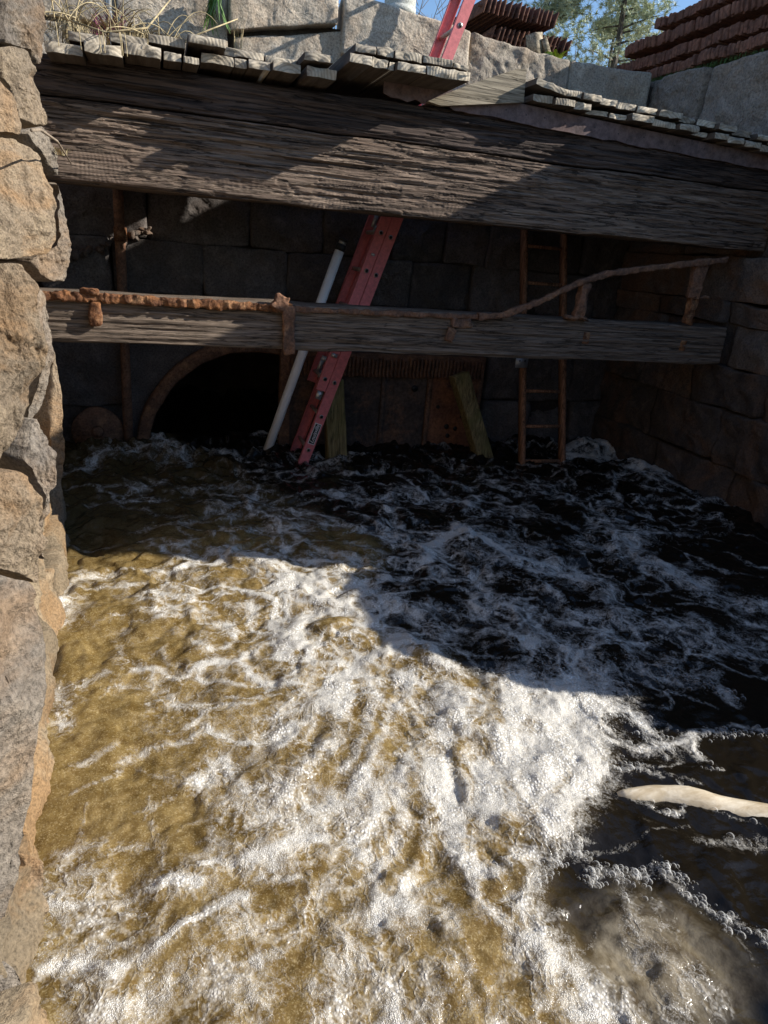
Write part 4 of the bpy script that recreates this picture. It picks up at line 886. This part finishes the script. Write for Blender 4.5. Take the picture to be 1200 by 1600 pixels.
# ---------------------------------------------------------------- red extension ladder
lad = thing('extension_ladder', (1.15, 5.6, -.25), 'red fibreglass extension ladder leaning from the water up past the planks', 'ladder')
LD = np.array([.322, 0, .947]); LD /= np.linalg.norm(LD); LN = np.array([LD[2], 0, -LD[0]])
B0 = np.array([1.149, 5.4, .093]); LR = np.stack([LD, np.array([0, 1., 0]), LN], 1)   # columns: along, across, web
def chan(name, s0, s1, off, yy, wd, inward, m):
    """C-shaped rail: web facing out along y, two flanges turned inward."""
    mb = MB(); L = s1-s0; c = B0+LD*((s0+s1)/2)+LN*off; c[1] = yy
    for sz, o in (((L, .004, wd), (0, 0, 0)), ((L, .030, .004), (0, inward*.017, wd/2-.002)), ((L, .030, .004), (0, inward*.017, -wd/2+.002))):
        P, F = rbox(sz, (1, 1, 1), 0); mb.add(place(P, c+LR @ np.array(o), LR), F)
    return mb.build(name, m, lad, False, B0)
near, far = 5.4, 5.79
for yy, inw in ((near, 1), (far, -1)):
    chan('base_rail', -.42, 2.62, 0, yy, .082, inw, M['fibreglass'])
    chan('fly_rail', .50, 4.05, -.084, yy+inw*.004, .078, inw, M['fibreglass'])
def dome(name, c, m, r=.016):
    ring, F = tube([(c[0], c[1]-.006, c[2]), (c[0], c[1]-.001, c[2])], r, 14); return build(name, ring, F, m, lad)
for k in range(-1, 9):
    s = k*.2985; c = B0+LD*s
    if s < 2.6:
        P, F = tube([c+np.array([0, .003, 0]), c+np.array([0, far-near-.003, 0])], .016, 10); build('rung', P, F, M['rung'], lad)
        if s > -.2:
            o = dome('rung_collar', c, M['alu'], .0175); ring, F = tube([(c[0], c[1]-.0068, c[2]), (c[0], c[1]-.005, c[2])], .0115, 12); build('rung_hole', ring, F, M['black'], o)
for k in range(2, 14):
    s = k*.2985; c = B0+LD*s-LN*.084
    P, F = tube([c+np.array([0, .006, 0]), c+np.array([0, far-near-.006, 0])], .016, 10); build('rung', P, F, M['rung'], lad)
    if s < 4.1:
        o = dome('rung_collar', c+np.array([0, .004, 0]), M['alu'], .0175); ring, F = tube([(c[0], c[1]-.0028, c[2]), (c[0], c[1]-.001, c[2])], .0115, 12); build('rung_hole', ring, F, M['black'], o)
for (s, off, sz) in ((.46, -.084, (.07, .012, .05)), (.80, -.084, (.03, .012, .05)), (1.62, -.084, (.02, .01, .03))):
    P, F = rbox(sz, (2, 2, 2), .003); c = B0+LD*s+LN*off; c[1] = near-.007; build('rail_bracket', place(P, c, LR), [tuple(f) for f in F], M['alu'], lad)
for s in (.66, 1.9):                                                  # rung locks hanging on the far rail
    mb = MB(); c = B0+LD*s-LN*.07; c[1] = far-.05
    for sz, o in (((.12, .02, .035), (0, 0, 0)), ((.05, .02, .07), (.06, 0, .02)), ((.07, .016, .02), (-.07, 0, .02))):
        P, F = rbox(sz, (2, 2, 2), .005); mb.add(place(P, c+LR @ np.array(o), LR), F)
    mb.build('rung_lock', M['alu'], lad)
P, F = tube([B0+LD*1.5+np.array([-.05, .2, 0]), B0+LD*4.05+np.array([-.05, .2, 0])], .005, 6); build('hoist_rope', P, F, M['rope'], lad)
lc = B0+LD*.145; lc[1] = near-.0045
P, F = rbox((.185, .003, .056), (1, 1, 1), 0); lb = build('sticker', place(P, lc, LR), [tuple(f) for f in F], M['white'], lad, False, lc)
P, F = rbox((.172, .002, .045), (1, 1, 1), 0); build('sticker_field', place(P, lc+np.array([0, -.002, 0]), LR), [tuple(f) for f in F], M['black'], lb, False, lc)
fc = bpy.data.curves.new('lettering', 'FONT'); fc.body = 'Louisville'; fc.size = .043; fc.shear = .35; fc.align_x = 'CENTER'; fc.align_y = 'CENTER'; fc.extrude = .0006; fc.offset = .0004; fc.materials.append(M['white'])
to = bpy.data.objects.new('lettering', fc); COL.objects.link(to)
xa = LD; ya = -LN; za = np.array([0, -1., 0])
if np.dot(np.cross(xa, ya), za) < 0: ya = -ya
mw = Matrix([[xa[i], ya[i], za[i], (0, -.0042, 0)[i]] for i in range(3)]+[[0, 0, 0, 1]])
tm = bpy.data.meshes.new_from_object(to.evaluated_get(bpy.context.evaluated_depsgraph_get())); bpy.data.objects.remove(to); tm.transform(mw); newobj('lettering', tm, lb)

# ---------------------------------------------------------------- white pipe, wooden ladder, posts
pp = thing('plastic_pipe', (.8, 5.6, -.05), 'white plastic pipe with a black fitted end leaning beside the red ladder', 'pipe')
p0, p1 = np.array([.80, 5.6, -.08]), np.array([1.383, 5.6, 1.68]); dd = (p1-p0)/np.linalg.norm(p1-p0)
P, F = tube([p0, p1], .038, 24); build('barrel', P, F, M['pvc'], pp)
P, F = tube([p1-dd*.02, p1+dd*.03], .041, 24); build('end_cap', P, F, M['black'], pp)
P, F = tube([p1+dd*.03, p1+dd*.055], .030, 20); build('threaded_neck', P, F, M['alu'], pp)
P, F = tube([p1+dd*.055, p1+dd*.075], .036, 20); build('collar', P, F, M['black'], pp)
wlad = thing('wooden_ladder', (3.25, 5.2, -.2), 'narrow orange wooden ladder standing against the dark back wall', 'ladder')
a0, a1 = np.array([3.055, 5.17, -.1]), np.array([3.06, 5.9, 2.35]); b0, b1 = np.array([3.468, 5.17, -.1]), np.array([3.45, 5.9, 2.35])
for s, e in ((a0, a1), (b0, b1)):
    P, F = rbox((np.linalg.norm(e-s), .075, .04), (8, 2, 2), .005); Rm = basis(e-s, (1, 0, 0)); build('side_rail', place(P, (s+e)/2, Rm), [tuple(f) for f in F], M['ladder_wood'], wlad)
hl = a1-a0
for k in range(8):
    t = (.075+.30*k)/2.45+.02; P, F = tube([a0+(a1-a0)*t, b0+(b1-b0)*t], .015, 10); build('rung', P, F, M['ladder_wood'], wlad)
P, F = rbox((.115, .012, .09), (2, 2, 2), .003); hb = build('metal_bracket', P+np.array([2.96, 5.30, .885]), [tuple(f) for f in F], M['galv']); tag(hb, 'small grey galvanised plate bracket beside the wooden ladder under the low timber', 'bracket')
for xx in (2.935, 2.985):
    P, F = tube([(xx, 5.290, .90), (xx, 5.294, .90)], .007, 8); build('screw', P, F, M['black'], hb)
def post(p, q, wd, dp, seed, label):
    p = np.array(p, float); q = np.array(q, float); P, F = rbox((np.linalg.norm(q-p), dp, wd), (14, 4, 6), .012, .006, 9, seed, (.3, 1, 1)); o = build('timber_post', place(P, (p+q)/2, basis(q-p, (1, 0, 0))), [tuple(f) for f in F], M['post'], None); tag(o, label, 'timber post')
post((1.43, 5.5, -.15), (1.36, 5.55, .66), .165, .14, 1, 'upright green-brown timber post standing in water right behind the red ladder')
post((2.87, 5.45, -.18), (2.52, 5.6, .72), .15, .13, 2, 'leaning greenish timber prop between the rusty gate and the wooden ladder')

# ---------------------------------------------------------------- culvert, gate, odd iron
cv = thing('culvert_pipe', (.5, 6.0, -.6), 'round black culvert mouth with a brown iron rim in the back wall', 'culvert')
cc = np.array([.80, 0, -.12]); th = np.linspace(0, 2*np.pi, 72, endpoint=False); cs, sn = np.cos(th), np.sin(th)
def lathe(prof, seed=0, amp=0):
    V = np.concatenate([np.stack([cc[0]+r*cs, np.full(72, yv), cc[2]+r*sn], 1) for r, yv in prof])
    if amp: V = V+amp*np.stack([fbm(V*9, 3, seed), fbm(V*9, 3, seed+2), fbm(V*9, 3, seed+4)], 1)
    return V, [(k*72+i, k*72+(i+1) % 72, (k+1)*72+(i+1) % 72, (k+1)*72+i) for k in range(len(prof)-1) for i in range(72)]
P, F = lathe([(.925, 6.1), (.925, 5.955), (.94, 5.935), (1.02, 5.935), (1.035, 5.955), (1.035, 6.02)], 3, .012); build('rim', P, F, M['rust_dark'], cv)
P, F = lathe([(.925, 6.09), (.925, 7.2), (.925, 8.3), (.01, 8.3)]); build('barrel', P, F, M['granite_wet'], cv)
sq = []
for c_, s_ in zip(cs, sn):
    k = 1/max(abs(c_), abs(s_)); sq.append((cc[0]+1.06*c_*k, 6.03, cc[2]+1.06*s_*k))
inn = np.stack([cc[0]+.93*cs, np.full(72, 6.03), cc[2]+.93*sn], 1); build('headwall', np.concatenate([inn, np.array(sq)]), [(i, (i+1) % 72, 72+(i+1) % 72, 72+i) for i in range(72)], M['granite_wet'], cv, False)
sg = thing('sluice_gate', (2.0, 5.86, -.2), 'rusted sluice gate with a ribbed header between the ladder and wooden ladder', 'sluice gate')
def bx(name, a, b, m, parent, amp=.004, seed=0, seg=(10, 2, 10)):
    a = np.array(a, float); b = np.array(b, float); P, F = rbox(b-a, seg, .004, amp, 10, seed); return build(name, P+(a+b)/2, [tuple(f) for f in F], m, parent)
bx('header_beam', (.99, 5.86, .63), (2.90, 5.97, .83), M['rust_dark'], sg, .006, 1, (40, 2, 6))
rib_me = None
for k in range(52):
    xx = 1.04+k*.0357
    if rib_me is None:
        P, F = rbox((.021, .035, .165), (3, 2, 8), .005, .004, 30, 4); rib = build('rib', P+np.array([xx, 5.845, .715]), [tuple(f) for f in F], M['rust_dark'], sg); rib_me = rib
    else:
        r2 = rib_me.copy(); COL.objects.link(r2); r2.location.x = xx-2.0; r2.location.z += R.uniform(-.008, .008); r2.rotation_euler.y = R.uniform(-.03, .03); r2.scale.z = R.uniform(.9, 1.06)
bx('gate_panel', (.99, 5.862, -.25), (1.5, 5.90, .63), M['gate'], sg, .004, 15)
bx('left_frame', (.975, 5.835, -.2), (1.06, 5.92, .88), M['rust_dark'], sg, .008, 3, (3, 3, 12))
bx('gate_panel', (1.49, 5.90, -.25), (1.91, 5.95, .63), M['gate'], sg, .006, 5); bx('gate_panel', (1.93, 5.895, -.25), (2.36, 5.945, .63), M['gate'], sg, .006, 6)
bx('gate_panel', (2.375, 5.885, -.25), (2.86, 5.94, .63), M['gate_red'], sg, .008, 7); bx('edge_bar', (1.90, 5.87, -.25), (1.945, 5.90, .63), M['gate'], sg, .004, 8, (2, 2, 10)); bx('edge_bar', (2.345, 5.865, -.25), (2.39, 5.90, .63), M['rust_dark'], sg, .004, 9, (2, 2, 10)); bx('edge_bar', (2.85, 5.86, -.25), (2.90, 5.95, .63), M['rust_dark'], sg, .006, 10, (2, 2, 10))
for (xx, zz, r) in ((2.22, .53, .03), (2.47, .36, .018), (2.58, .17, .025), (2.67, .15, .02), (2.6, .08, .022), (2.72, .27, .015)):
    P, F = tube([(xx, 5.872, zz), (xx, 5.878, zz)], r, 10); build('rust_hole', place(P), F, M['black'], sg)
rod = thing('iron_rod', (-.26, 5.88, -.1), 'thin rusted vertical iron pipe on the back wall left of the culvert', 'iron pipe')
P, F = tube([(-.245, 5.88, 2.5), (-.25, 5.88, 1.6), (-.262, 5.88, .9), (-.274, 5.88, .3), (-.275, 5.88, -.1)], .036, 12, True, .25, 4, 14); build('shaft', P, F, M['rust_dark'], rod)
P, F = tube([(-.252, 5.85, 1.70), (-.254, 5.85, 1.60)], [.045, .05], 12, True, .25, 4, 20); build('coupling', P, F, M['rust'], rod)
dk = thing('iron_disc', (-.51, 5.86, -.05), 'dark rusted round iron cover just above the churning water at far left', 'iron disc')
P, F = tube([(-.51, 5.94, .12), (-.51, 5.89, .12)], .20, 40, True, .04, 3, 8); build('cover', P, F, M['rust_dark'], dk)
P, F = tube([(-.51, 5.89, .12), (-.51, 5.865, .12)], [.05, .04], 16); build('hub', P, F, M['rust_dark'], dk)
t_ = np.linspace(0, 2*np.pi, 33); P, F = tube(np.stack([1.12+.13*np.cos(t_), np.full(33, 5.80), .16+.15*np.sin(t_)], 1), .018, 8, False, .2, 3, 20); o = build('iron_ring', P, F, M['rust_dark']); tag(o, 'dark iron ring half hidden behind the foot of the red ladder', 'iron ring')
# rubble ledge catching light at the far left
mb = MB(); dr = np.random.default_rng(8)
for k in range(26):
    t = dr.random(); sz = dr.uniform(.03, .085, 3)*np.array([1.3, .8, .7]); P, F = rbox(sz, (6, 4, 4), .02, .012, 22, k); mb.add(place(P, (-.70+.66*t, 5.93+dr.normal(0, .012), 1.42+.28*t+dr.normal(0, .012)), rotz(dr.uniform(0, 3)) @ roty(dr.uniform(-.6, .2))), F)
o = mb.build('debris_ledge', M['granite_dark']); tag(o, 'lumpy line of debris clinging to the dark back wall at upper left', 'debris')

# ---------------------------------------------------------------- stacks of rusted bar racks on the bank
def rack(loc, ln, nb, pitch, hgt, yaw, label, group, m, axis=0, seed=0, cross=True):
    """A trash-rack panel lying flat: a row of upright flat bars held by tie rods."""
    t = thing('rack_panel', loc, label, 'rack panel', group); t.rotation_euler.z = yaw; rr = random.Random(seed); first = None
    for k in range(nb):
        if first is None:
            P, F = rbox((.014, ln, hgt), (2, 6, 4), .003, .006, 9, seed+1); first = newobj('bar', rawmesh('bar', P+np.array([0, ln/2, hgt/2]), [tuple(f) for f in F], m), t, (0, 0, 0)); o = first
        else: o = first.copy(); COL.objects.link(o)
        o.location = ((k-(nb-1)/2)*pitch, rr.uniform(-.02, .02), rr.uniform(-.006, .006)); o.rotation_euler.y = rr.uniform(-.06, .06)+.25*(axis == 0)
    for s in (.06, ln-.1):
        P, F = tube([(-(nb/2)*pitch, s, hgt*.5), ((nb/2)*pitch, s, hgt*.5)], .014, 8); newobj('tie_rod', rawmesh('tie_rod', P, F, m), t)
    return t
GA = 'rusted bar racks stacked on the bank behind the ladder'
rack((3.55, 6.75, 3.36), 1.3, 16, .042, .125, -.12, 'lowest bar rack of the brown pile behind the ladder, its bar ends in the weeds', GA, M['rust_rack'], 0, 5)
rack((3.33, 6.80, 3.36), 1.3, 14, .042, .125, .05, 'bar rack resting on timber in the middle of the brown pile, set further left', GA, M['rust_rack'], 0, 9)
rack((3.38, 6.78, 3.545), 1.3, 17, .048, .13, -.05, 'second bar rack from the top of the brown pile behind the ladder', GA, M['rust_rack'], 0, 6)
rack((3.22, 6.75, 3.735), 1.3, 16, .049, .13, .03, 'topmost bar rack of the brown pile, bar ends against the sky', GA, M['rust_rack'], 0, 7)
GB = 'red-brown rusted racks stacked on the right wall'
def slab_rack(x0, y0, y1, z0, hgt, label, seed):
    t = thing('rack_panel', (x0+.4, (y0+y1)/2, z0), label, 'rack panel', GB); n = int((y1-y0)/.030); first = None; rr = random.Random(seed)
    for k in range(n):
        if first is None: P, F = rbox((.8, .031, hgt), (3, 2, 5), .004, .007, 14, seed); first = newobj('bar', rawmesh('bar', P+np.array([0, 0, hgt/2]), [tuple(f) for f in F], M['rust_red']), t); o = first
        else: o = first.copy(); COL.objects.link(o)
        o.location = (rr.gauss(0, .009)+.012*math.sin(k*.31+seed)+.01*math.sin(k*.13), (k-(n-1)/2)*.030, rr.uniform(-.006, .006)); o.rotation_euler = (rr.uniform(-.03, .03), rr.uniform(-.01, .01), rr.uniform(-.02, .02)); o.scale.z = rr.uniform(.93, 1.07)
    bx('carrier_bar', (x0+.16, y0, z0-.065), (x0+.30, y1, z0+.012), M['rust_red'], t, .005, seed+2, (2, 16, 2)); return t
for k, (y0, y1, zz, lab) in enumerate(((4.35, 6.75, 3.36, 'lowest long rusted rack lying in the weeds on the right wall'), (4.35, 6.95, 3.50, 'second rusted rack from the bottom of the pile on the right wall'), (4.35, 6.86, 3.645, 'third rusted rack up in the pile on the right wall'), (4.3, 6.5, 3.79, 'fourth rusted rack up, its end stepped back from the one below'), (4.3, 5.35, 4.05, 'short rusted rack out of view, added above the right pile to cast shade'))):  # last rack is unseen, added and raised to shade the back wall
    slab_rack(4.42+(0, .05, .03, .06, .04)[k], y0, y1, zz, .082, lab, 30+k)
wb = thing('wood_block', (3.12, 6.12, 3.33), 'two pale sawn wood offcuts leaning on the back wall top by the racks', 'wood offcut')
for (dx, rz, sz) in ((0, .3, (.10, .10, .16)), (.09, -.2, (.05, .12, .12))):
    P, F = rbox(sz, (2, 2, 2), .004); build('offcut', place(P, (3.10+dx, 6.13, 3.40), roty(-.25-dx*3) @ rotz(rz)), [tuple(f) for f in F], M['board'], wb)
br = thing('concrete_pillar', (2.16, 7.0, 3.0), 'pale round pillar standing on the bank left of the ladder top', 'pillar')
P, F = tube([(2.16, 7, 3.0), (2.16, 7, 3.7), (2.16, 7, 4.3)], .14, 28); build('shaft', P, F, M['concrete'], br); P, F = tube([(2.16, 7, 3.66), (2.16, 7, 3.72)], .145, 28); build('band', P, F, M['concrete'], br)
st = build('metal_stake', *tube([(-.225, 5.3, 2.6), (-.215, 5.3, 3.1), (-.21, 5.3, 3.5)], .016, 10), M['galv']); tag(st, 'thin grey metal stake rising from the dry grass at upper left', 'stake')

# ---------------------------------------------------------------- plants
def blades(pts, ln, wid, spread, seed, droop=.4, n=3, up_=1.):
    """Thin bent grass blades rooted at pts."""
    rr = np.random.default_rng(seed); m = len(pts); az = rr.uniform(0, 2*np.pi, m); L = ln*rr.uniform(.5, 1.2, m); lean = rr.uniform(.1, spread, m)
    d = np.stack([np.cos(az), np.sin(az), np.zeros(m)], 1); side = np.stack([-np.sin(az), np.cos(az), np.zeros(m)], 1)*wid/2
    V = []; 
    for k in range(n+1):
        t = k/n; c = pts+d*(lean*L*t*(.4+t))[:, None]+np.array([0, 0, 1.])*(up_*L*(t-droop*t*t*t))[:, None]; wv_ = side*(1-.85*t)
        V += [c-wv_, c+wv_]
    V = np.stack(V, 1).reshape(-1, 3); q = 2*(n+1); b = (np.arange(m)*q)[:, None]
    F = np.concatenate([np.stack([b[:, 0]+2*k, b[:, 0]+2*k+1, b[:, 0]+2*k+3, b[:, 0]+2*k+2], 1) for k in range(n)]); return V, F
def scatter(n, x0, x1, y0, y1, z, seed):
    r = np.random.default_rng(seed); return np.stack([r.uniform(x0, x1, n), r.uniform(y0, y1, n), np.full(n, z) if np.isscalar(z) else z(r, n)], 1)
V, F = blades(scatter(420, -.52, .02, 4.42, 5.0, 2.61, 3), .25, .006, 1.2, 3, .6, 5); o = build('dry_grass', V, F, M['straw']); tag(o, 'dry straw-coloured grass growing over the plank ends at upper left', 'grass', None, 'stuff')
mb = MB(); sr = np.random.default_rng(12)
for k in range(46):
    a = np.array([sr.uniform(-.5, .12), sr.uniform(4.25, 4.6), 2.63]); b = a+np.array([sr.uniform(-.25, .3), sr.uniform(-.3, .1), sr.uniform(-.05, .16)]); m_ = (a+b)/2+np.array([0, 0, sr.uniform(.02, .22)])
    tq = np.linspace(0, 1, 9)[:, None]; mb.add(*tube((1-tq)**2*a+2*tq*(1-tq)*m_+tq**2*b, np.linspace(.0032, .0014, 9), 4, False))
for k in range(7):
    a = np.array([sr.uniform(-.45, .0), 4.15, 2.58]); mb.add(*tube(np.stack([a, a+np.array([.005, -.012, -.04]), a+np.array([.008, -.012, -.10])]), .0018, 4, False))
o = mb.build('dry_straw', M['straw']); tag(o, 'tangle of bent pale straw lying over the plank ends at upper left', 'straw', None, 'stuff')
V, F = blades(scatter(900, 1.30, 2.35, 6.0, 6.7, 3.38, 4), .13, .005, .9, 4); o = build('dry_grass', V, F, M['straw']); tag(o, 'dry yellow grass along the top of the back wall left of the ladder', 'grass', None, 'stuff')
V, F = blades(scatter(900, 2.3, 4.2, 6.2, 6.9, 3.30, 14), .12, .005, .9, 24); o = build('dry_grass', V, F, M['straw']); tag(o, 'sparse dry weeds under the bar racks on the bank', 'grass', None, 'stuff')
V, F = blades(scatter(900, 4.34, 4.55, 4.9, 6.9, 3.29, 5), .11, .006, .9, 5); o = build('weeds', V, F, M['moss']); tag(o, 'dark green weeds between the right wall and the rusted racks', 'weeds', None, 'stuff')
V, F = blades(scatter(34, .41, .50, 5.86, 5.93, 3.30, 6), .26, .022, .35, 6, 0, 5, -.9); o = build('hanging_plant', V, F, M['leaf']); tag(o, 'green strap-leaved plant hanging down the back wall near the top', 'plant')
V, F = blades(scatter(16, .58, .66, 5.92, 5.95, 2.98, 7), .24, .004, .3, 7, .1, 4); o = build('dry_stalks', V, F, M['straw']); tag(o, 'few dry stalks in the joint between two back wall blocks', 'dry stalks')
V, F = blades(scatter(26, 3.16, 3.36, 6.0, 6.15, 3.31, 8), .10, .04, 1.2, 8, .4, 4); o = build('leafy_weed', V, F, M['lime']); tag(o, 'bright yellow-green weed on the wall top below the bar racks', 'weed')
V, F = blades(scatter(40, -.30, -.14, 4.6, 4.8, 2.66, 9), .2, .014, .8, 9, .3, 4); o = build('dead_flower', V, F, M['flower']); tag(o, 'faded purple flower heads among the straw at upper left', 'flowers')
def stick(name, pts, r, m, label, cat='twig'):
    o = build(name, *tube(pts, r, 7), m); tag(o, label, cat)
stick('twig', [(-.37, 2.75, 1.97), (-.40, 3.2, 2.02), (-.42, 3.9, 2.05), (-.40, 4.25, 1.985)], [.006, .006, .005, .003], M['twig'], 'bare thin twig sticking out from the left boulders across the beam')
stick('stem', [(-.45, 4.4, 2.66), (-.2, 4.3, 2.60), (.0, 4.35, 2.66), (.14, 4.5, 2.86)], [.004, .005, .005, .003], M['straw'], 'long pale dry stem curving over the plank ends at upper left', 'stem')
stick('stem', [(.10, 5.2, 2.72), (.3, 5.2, 2.86), (.55, 5.25, 2.99)], [.006, .005, .003], M['straw'], 'straight dry stem slanting up in front of the left wall block', 'stem')
stick('wire', [(2.28, 5.98, 3.02), (2.42, 5.93, 3.03), (2.5, 5.9, 2.92), (2.46, 5.9, 2.8)], .004, M['twig'], 'thin bent wire hanging in the joint right of the ladder', 'wire')
V, F = blades(scatter(70, -.5, -.42, 4.22, 4.30, 2.02, 19), .07, .004, 1.6, 19, .6, 3); o = build('dry_grass_tuft', V, F, M['straw']); tag(o, 'small tuft of dry grass wedged between left boulders beside the beam', 'grass tuft')

def pine(loc, h, tr, seed, label, lean=(0, 0), lo=.15, dens=1., spread=2.3, m='needle', bare=0.):
    rr = np.random.default_rng(seed); t = thing('pine_tree', loc, label, 'tree', 'trees beyond the pit'); L = np.array(loc, float)
    zs = np.linspace(0, 1, 9); tp = L+np.stack([lean[0]*zs*h+.06*np.sin(zs*7+seed), lean[1]*zs*h, zs*h], 1)
    P, F = tube(tp, tr*(1-.9*zs), 9, True, .12, seed, 6); mb = MB().add(P, F); tips = []
    for k in range(int(46*dens)):
        u = rr.uniform(lo, 1); b = L+np.array([np.interp(u, zs, tp[:, i]-L[i]) for i in range(3)]); az = rr.uniform(0, 2*np.pi); ln = spread*(1-u*.8)*rr.uniform(.6, 1.1); d = np.array([math.cos(az), math.sin(az), rr.uniform(.05, .45)])
        pts = np.stack([b+d*ln*s+np.array([0, 0, -.12*ln*s*s]) for s in (0, .35, .7, 1)]); P, F = tube(pts, np.array([.03, .02, .012, .004])*(1.2-u*.6)*tr/.12, 5); mb.add(P, F)
        for s in np.linspace(.3, 1, 9):
            if rr.random() < bare: continue
            for _ in range(4): tips.append(b+d*ln*s+rr.normal(0, .13+.05*ln, 3)*np.array([1, 1, .6]))
    mb.build('trunk', M['bark'], t)
    tips = np.array(tips); nn = 26; c = np.repeat(tips, nn, 0); v = rr.normal(0, 1, (len(c), 3)); v[:, 2] = v[:, 2]*.8+.35; v /= np.linalg.norm(v, axis=1, keepdims=True)
    ln = rr.uniform(.07, .16, len(c))[:, None]; sd = np.cross(v, rr.normal(0, 1, v.shape)); sd /= np.linalg.norm(sd, axis=1, keepdims=True); sd *= .008
    V = np.stack([c-sd, c+sd, c+v*ln], 1).reshape(-1, 3); F = np.arange(len(V)).reshape(-1, 3); build('crown', V, F, M[m], t, False)
pine((10.3, 16.2, 3.0), 7.2, .12, 4, 'slender pale pine with an open crown, right of the bar racks', (-.015, 0), .25, 1., 1.9)
pine((8.75, 17.0, 3.0), 6.4, .13, 8, 'fuller pale green pine directly above the bar rack pile', (0, 0), .15, 1.3, 2.0)
pine((12.6, 20, 3.0), 6.0, .12, 12, 'smaller pine partly behind the rusted rack pile at right', (0, 0), .2, .8, 1.8)
def shrub(loc, h, seed, label, n=60):
    rr = np.random.default_rng(seed); mb = MB(); L = np.array(loc, float)
    for k in range(n):
        az = rr.uniform(0, 6.28); ln = h*rr.uniform(.5, 1); d = np.array([math.cos(az)*.5, math.sin(az)*.5, 1]); p = L+np.array([rr.normal(0, .25), rr.normal(0, .25), 0])
        q = p+d*ln; mb.add(*tube([p, (p+q)/2+rr.normal(0, .05, 3), q], [.01, .006, .002], 4, False))
        for _ in range(5):
            s = rr.uniform(.3, .95); a = p+(q-p)*s; mb.add(*tube([a, a+np.array([rr.normal(0, .5), rr.normal(0, .5), .6])*ln*.35], [.004, .0015], 3, False))
    o = mb.build('bare_shrub', M['twig']); tag(o, label, 'shrub')
shrub((5.9, 10.5, 3.0), 1.5, 3, 'bare grey twiggy shrub low between the two rust piles', 60)
shrub((2.6, 8.6, 3.0), 1.7, 5, 'leafless twigs beside the pale pillar left of the ladder', 26)

# ---------------------------------------------------------------- bleached log and bubbles on the water
ts = np.linspace(0, 1, 24); lp = np.stack([np.interp(ts, [0, .25, .5, .75, 1], [1.46, 1.60, 1.72, 1.86, 2.35]), np.interp(ts, [0, .25, .5, .75, 1], [1.500, 1.472, 1.425, 1.345, 1.10]), np.interp(ts, [0, .2, .5, 1], [-.012, -.022, -.034, -.044])], 1)
o = build('pale_log', *tube(lp, np.interp(ts, [0, .06, .2, .5, 1], [.012, .028, .044, .056, .06]), 20, True, .10, 3, 7), M['log']); tag(o, 'smooth cream-coloured log just breaking the dark water at right', 'log')
def bubbles(name, C, r, m, label, nu=7, nv=3):
    th = np.linspace(0, 2*np.pi, nu, endpoint=False); rings = [(math.cos(a), math.sin(a)) for a in np.linspace(0, math.pi/2, nv+1)[:-1]]
    T = np.concatenate([np.stack([c*np.cos(th), c*np.sin(th), np.full(nu, s)], 1) for c, s in rings]+[np.array([[0, 0, 1.]])]); q = len(T); F = []
    for k in range(nv-1): F += [(k*nu+i, k*nu+(i+1) % nu, (k+1)*nu+(i+1) % nu, (k+1)*nu+i) for i in range(nu)]
    F3 = [((nv-1)*nu+i, (nv-1)*nu+(i+1) % nu, q-1, q-1) for i in range(nu)]
    F = np.array([(a, b, c, d) for a, b, c, d in F]+[(a, b, c, c) for a, b, c, d in F3]); V = (C[:, None]+r[:, None, None]*T[None]).reshape(-1, 3)
    Fa = (F[None]+(np.arange(len(C))*q)[:, None, None]).reshape(-1, 4); tri = np.concatenate([Fa[:, [0, 1, 2]], Fa[Fa[:, 2] != Fa[:, 3]][:, [0, 2, 3]]]); o = newobj(name, rawmesh(name, V, tri, m)); tag(o, label, None, None, 'stuff'); return o
def zat(xq, yq):
    i = np.clip(np.searchsorted(gx, xq)-1, 0, nc-2); j = np.clip(np.searchsorted(gy, yq)-1, 0, nr-2); return z.reshape(nr, nc)[j, i]
def pick(n, x0, x1, y0, y1, lo, seed, pw=1.):
    r = np.random.default_rng(seed); xq = r.uniform(x0, x1, n); yq = r.uniform(y0, y1, n); f = water_fields(xq, yq)[0]; k = r.random(n) < np.clip((f-lo)/(1-lo), 0, 1)**pw; return xq[k], yq[k]
xq, yq = pick(22000, -.4, 2.2, .85, 2.4, .25, 1); rad = np.clip(np.random.default_rng(2).gamma(2., .0016, len(xq))+.0012, 0, .009)
bubbles('foam_bubbles', np.stack([xq, yq, zat(xq, yq)-.0005], 1), rad, M['bubble'], 'froth of fine bubbles on the sunlit foam')
xq, yq = pick(6000, 1.0, 2.4, 1.0, 2.3, .12, 3); ff = water_fields(xq, yq)[0]; kk = (ff < .42) | (np.random.default_rng(6).random(len(ff)) < .07); xq, yq = xq[kk], yq[kk]; rad = np.clip(np.random.default_rng(4).gamma(2.0, .0024, len(xq))+.0015, 0, .013)
br_ = np.random.default_rng(31); bx_ = br_.uniform(.8, 2.5, 60000); by_ = br_.uniform(.9, 2.2, 60000); kk = br_.random(60000) < np.clip(samp(seg_field(CXg, CYg, RAFTS), bx_, by_)-.25, 0, 1)*.8
xq = np.concatenate([xq, bx_[kk]]); yq = np.concatenate([yq, by_[kk]]); rad = np.concatenate([rad, np.clip(br_.gamma(1.1, .0034, kk.sum())+.0012, 0, .0115)])
bubbles('foam_bubbles', np.stack([xq, yq, zat(xq, yq)-.001], 1), rad, M['bubble'], 'larger glassy bubbles at the right edge of the foam', 12, 5)
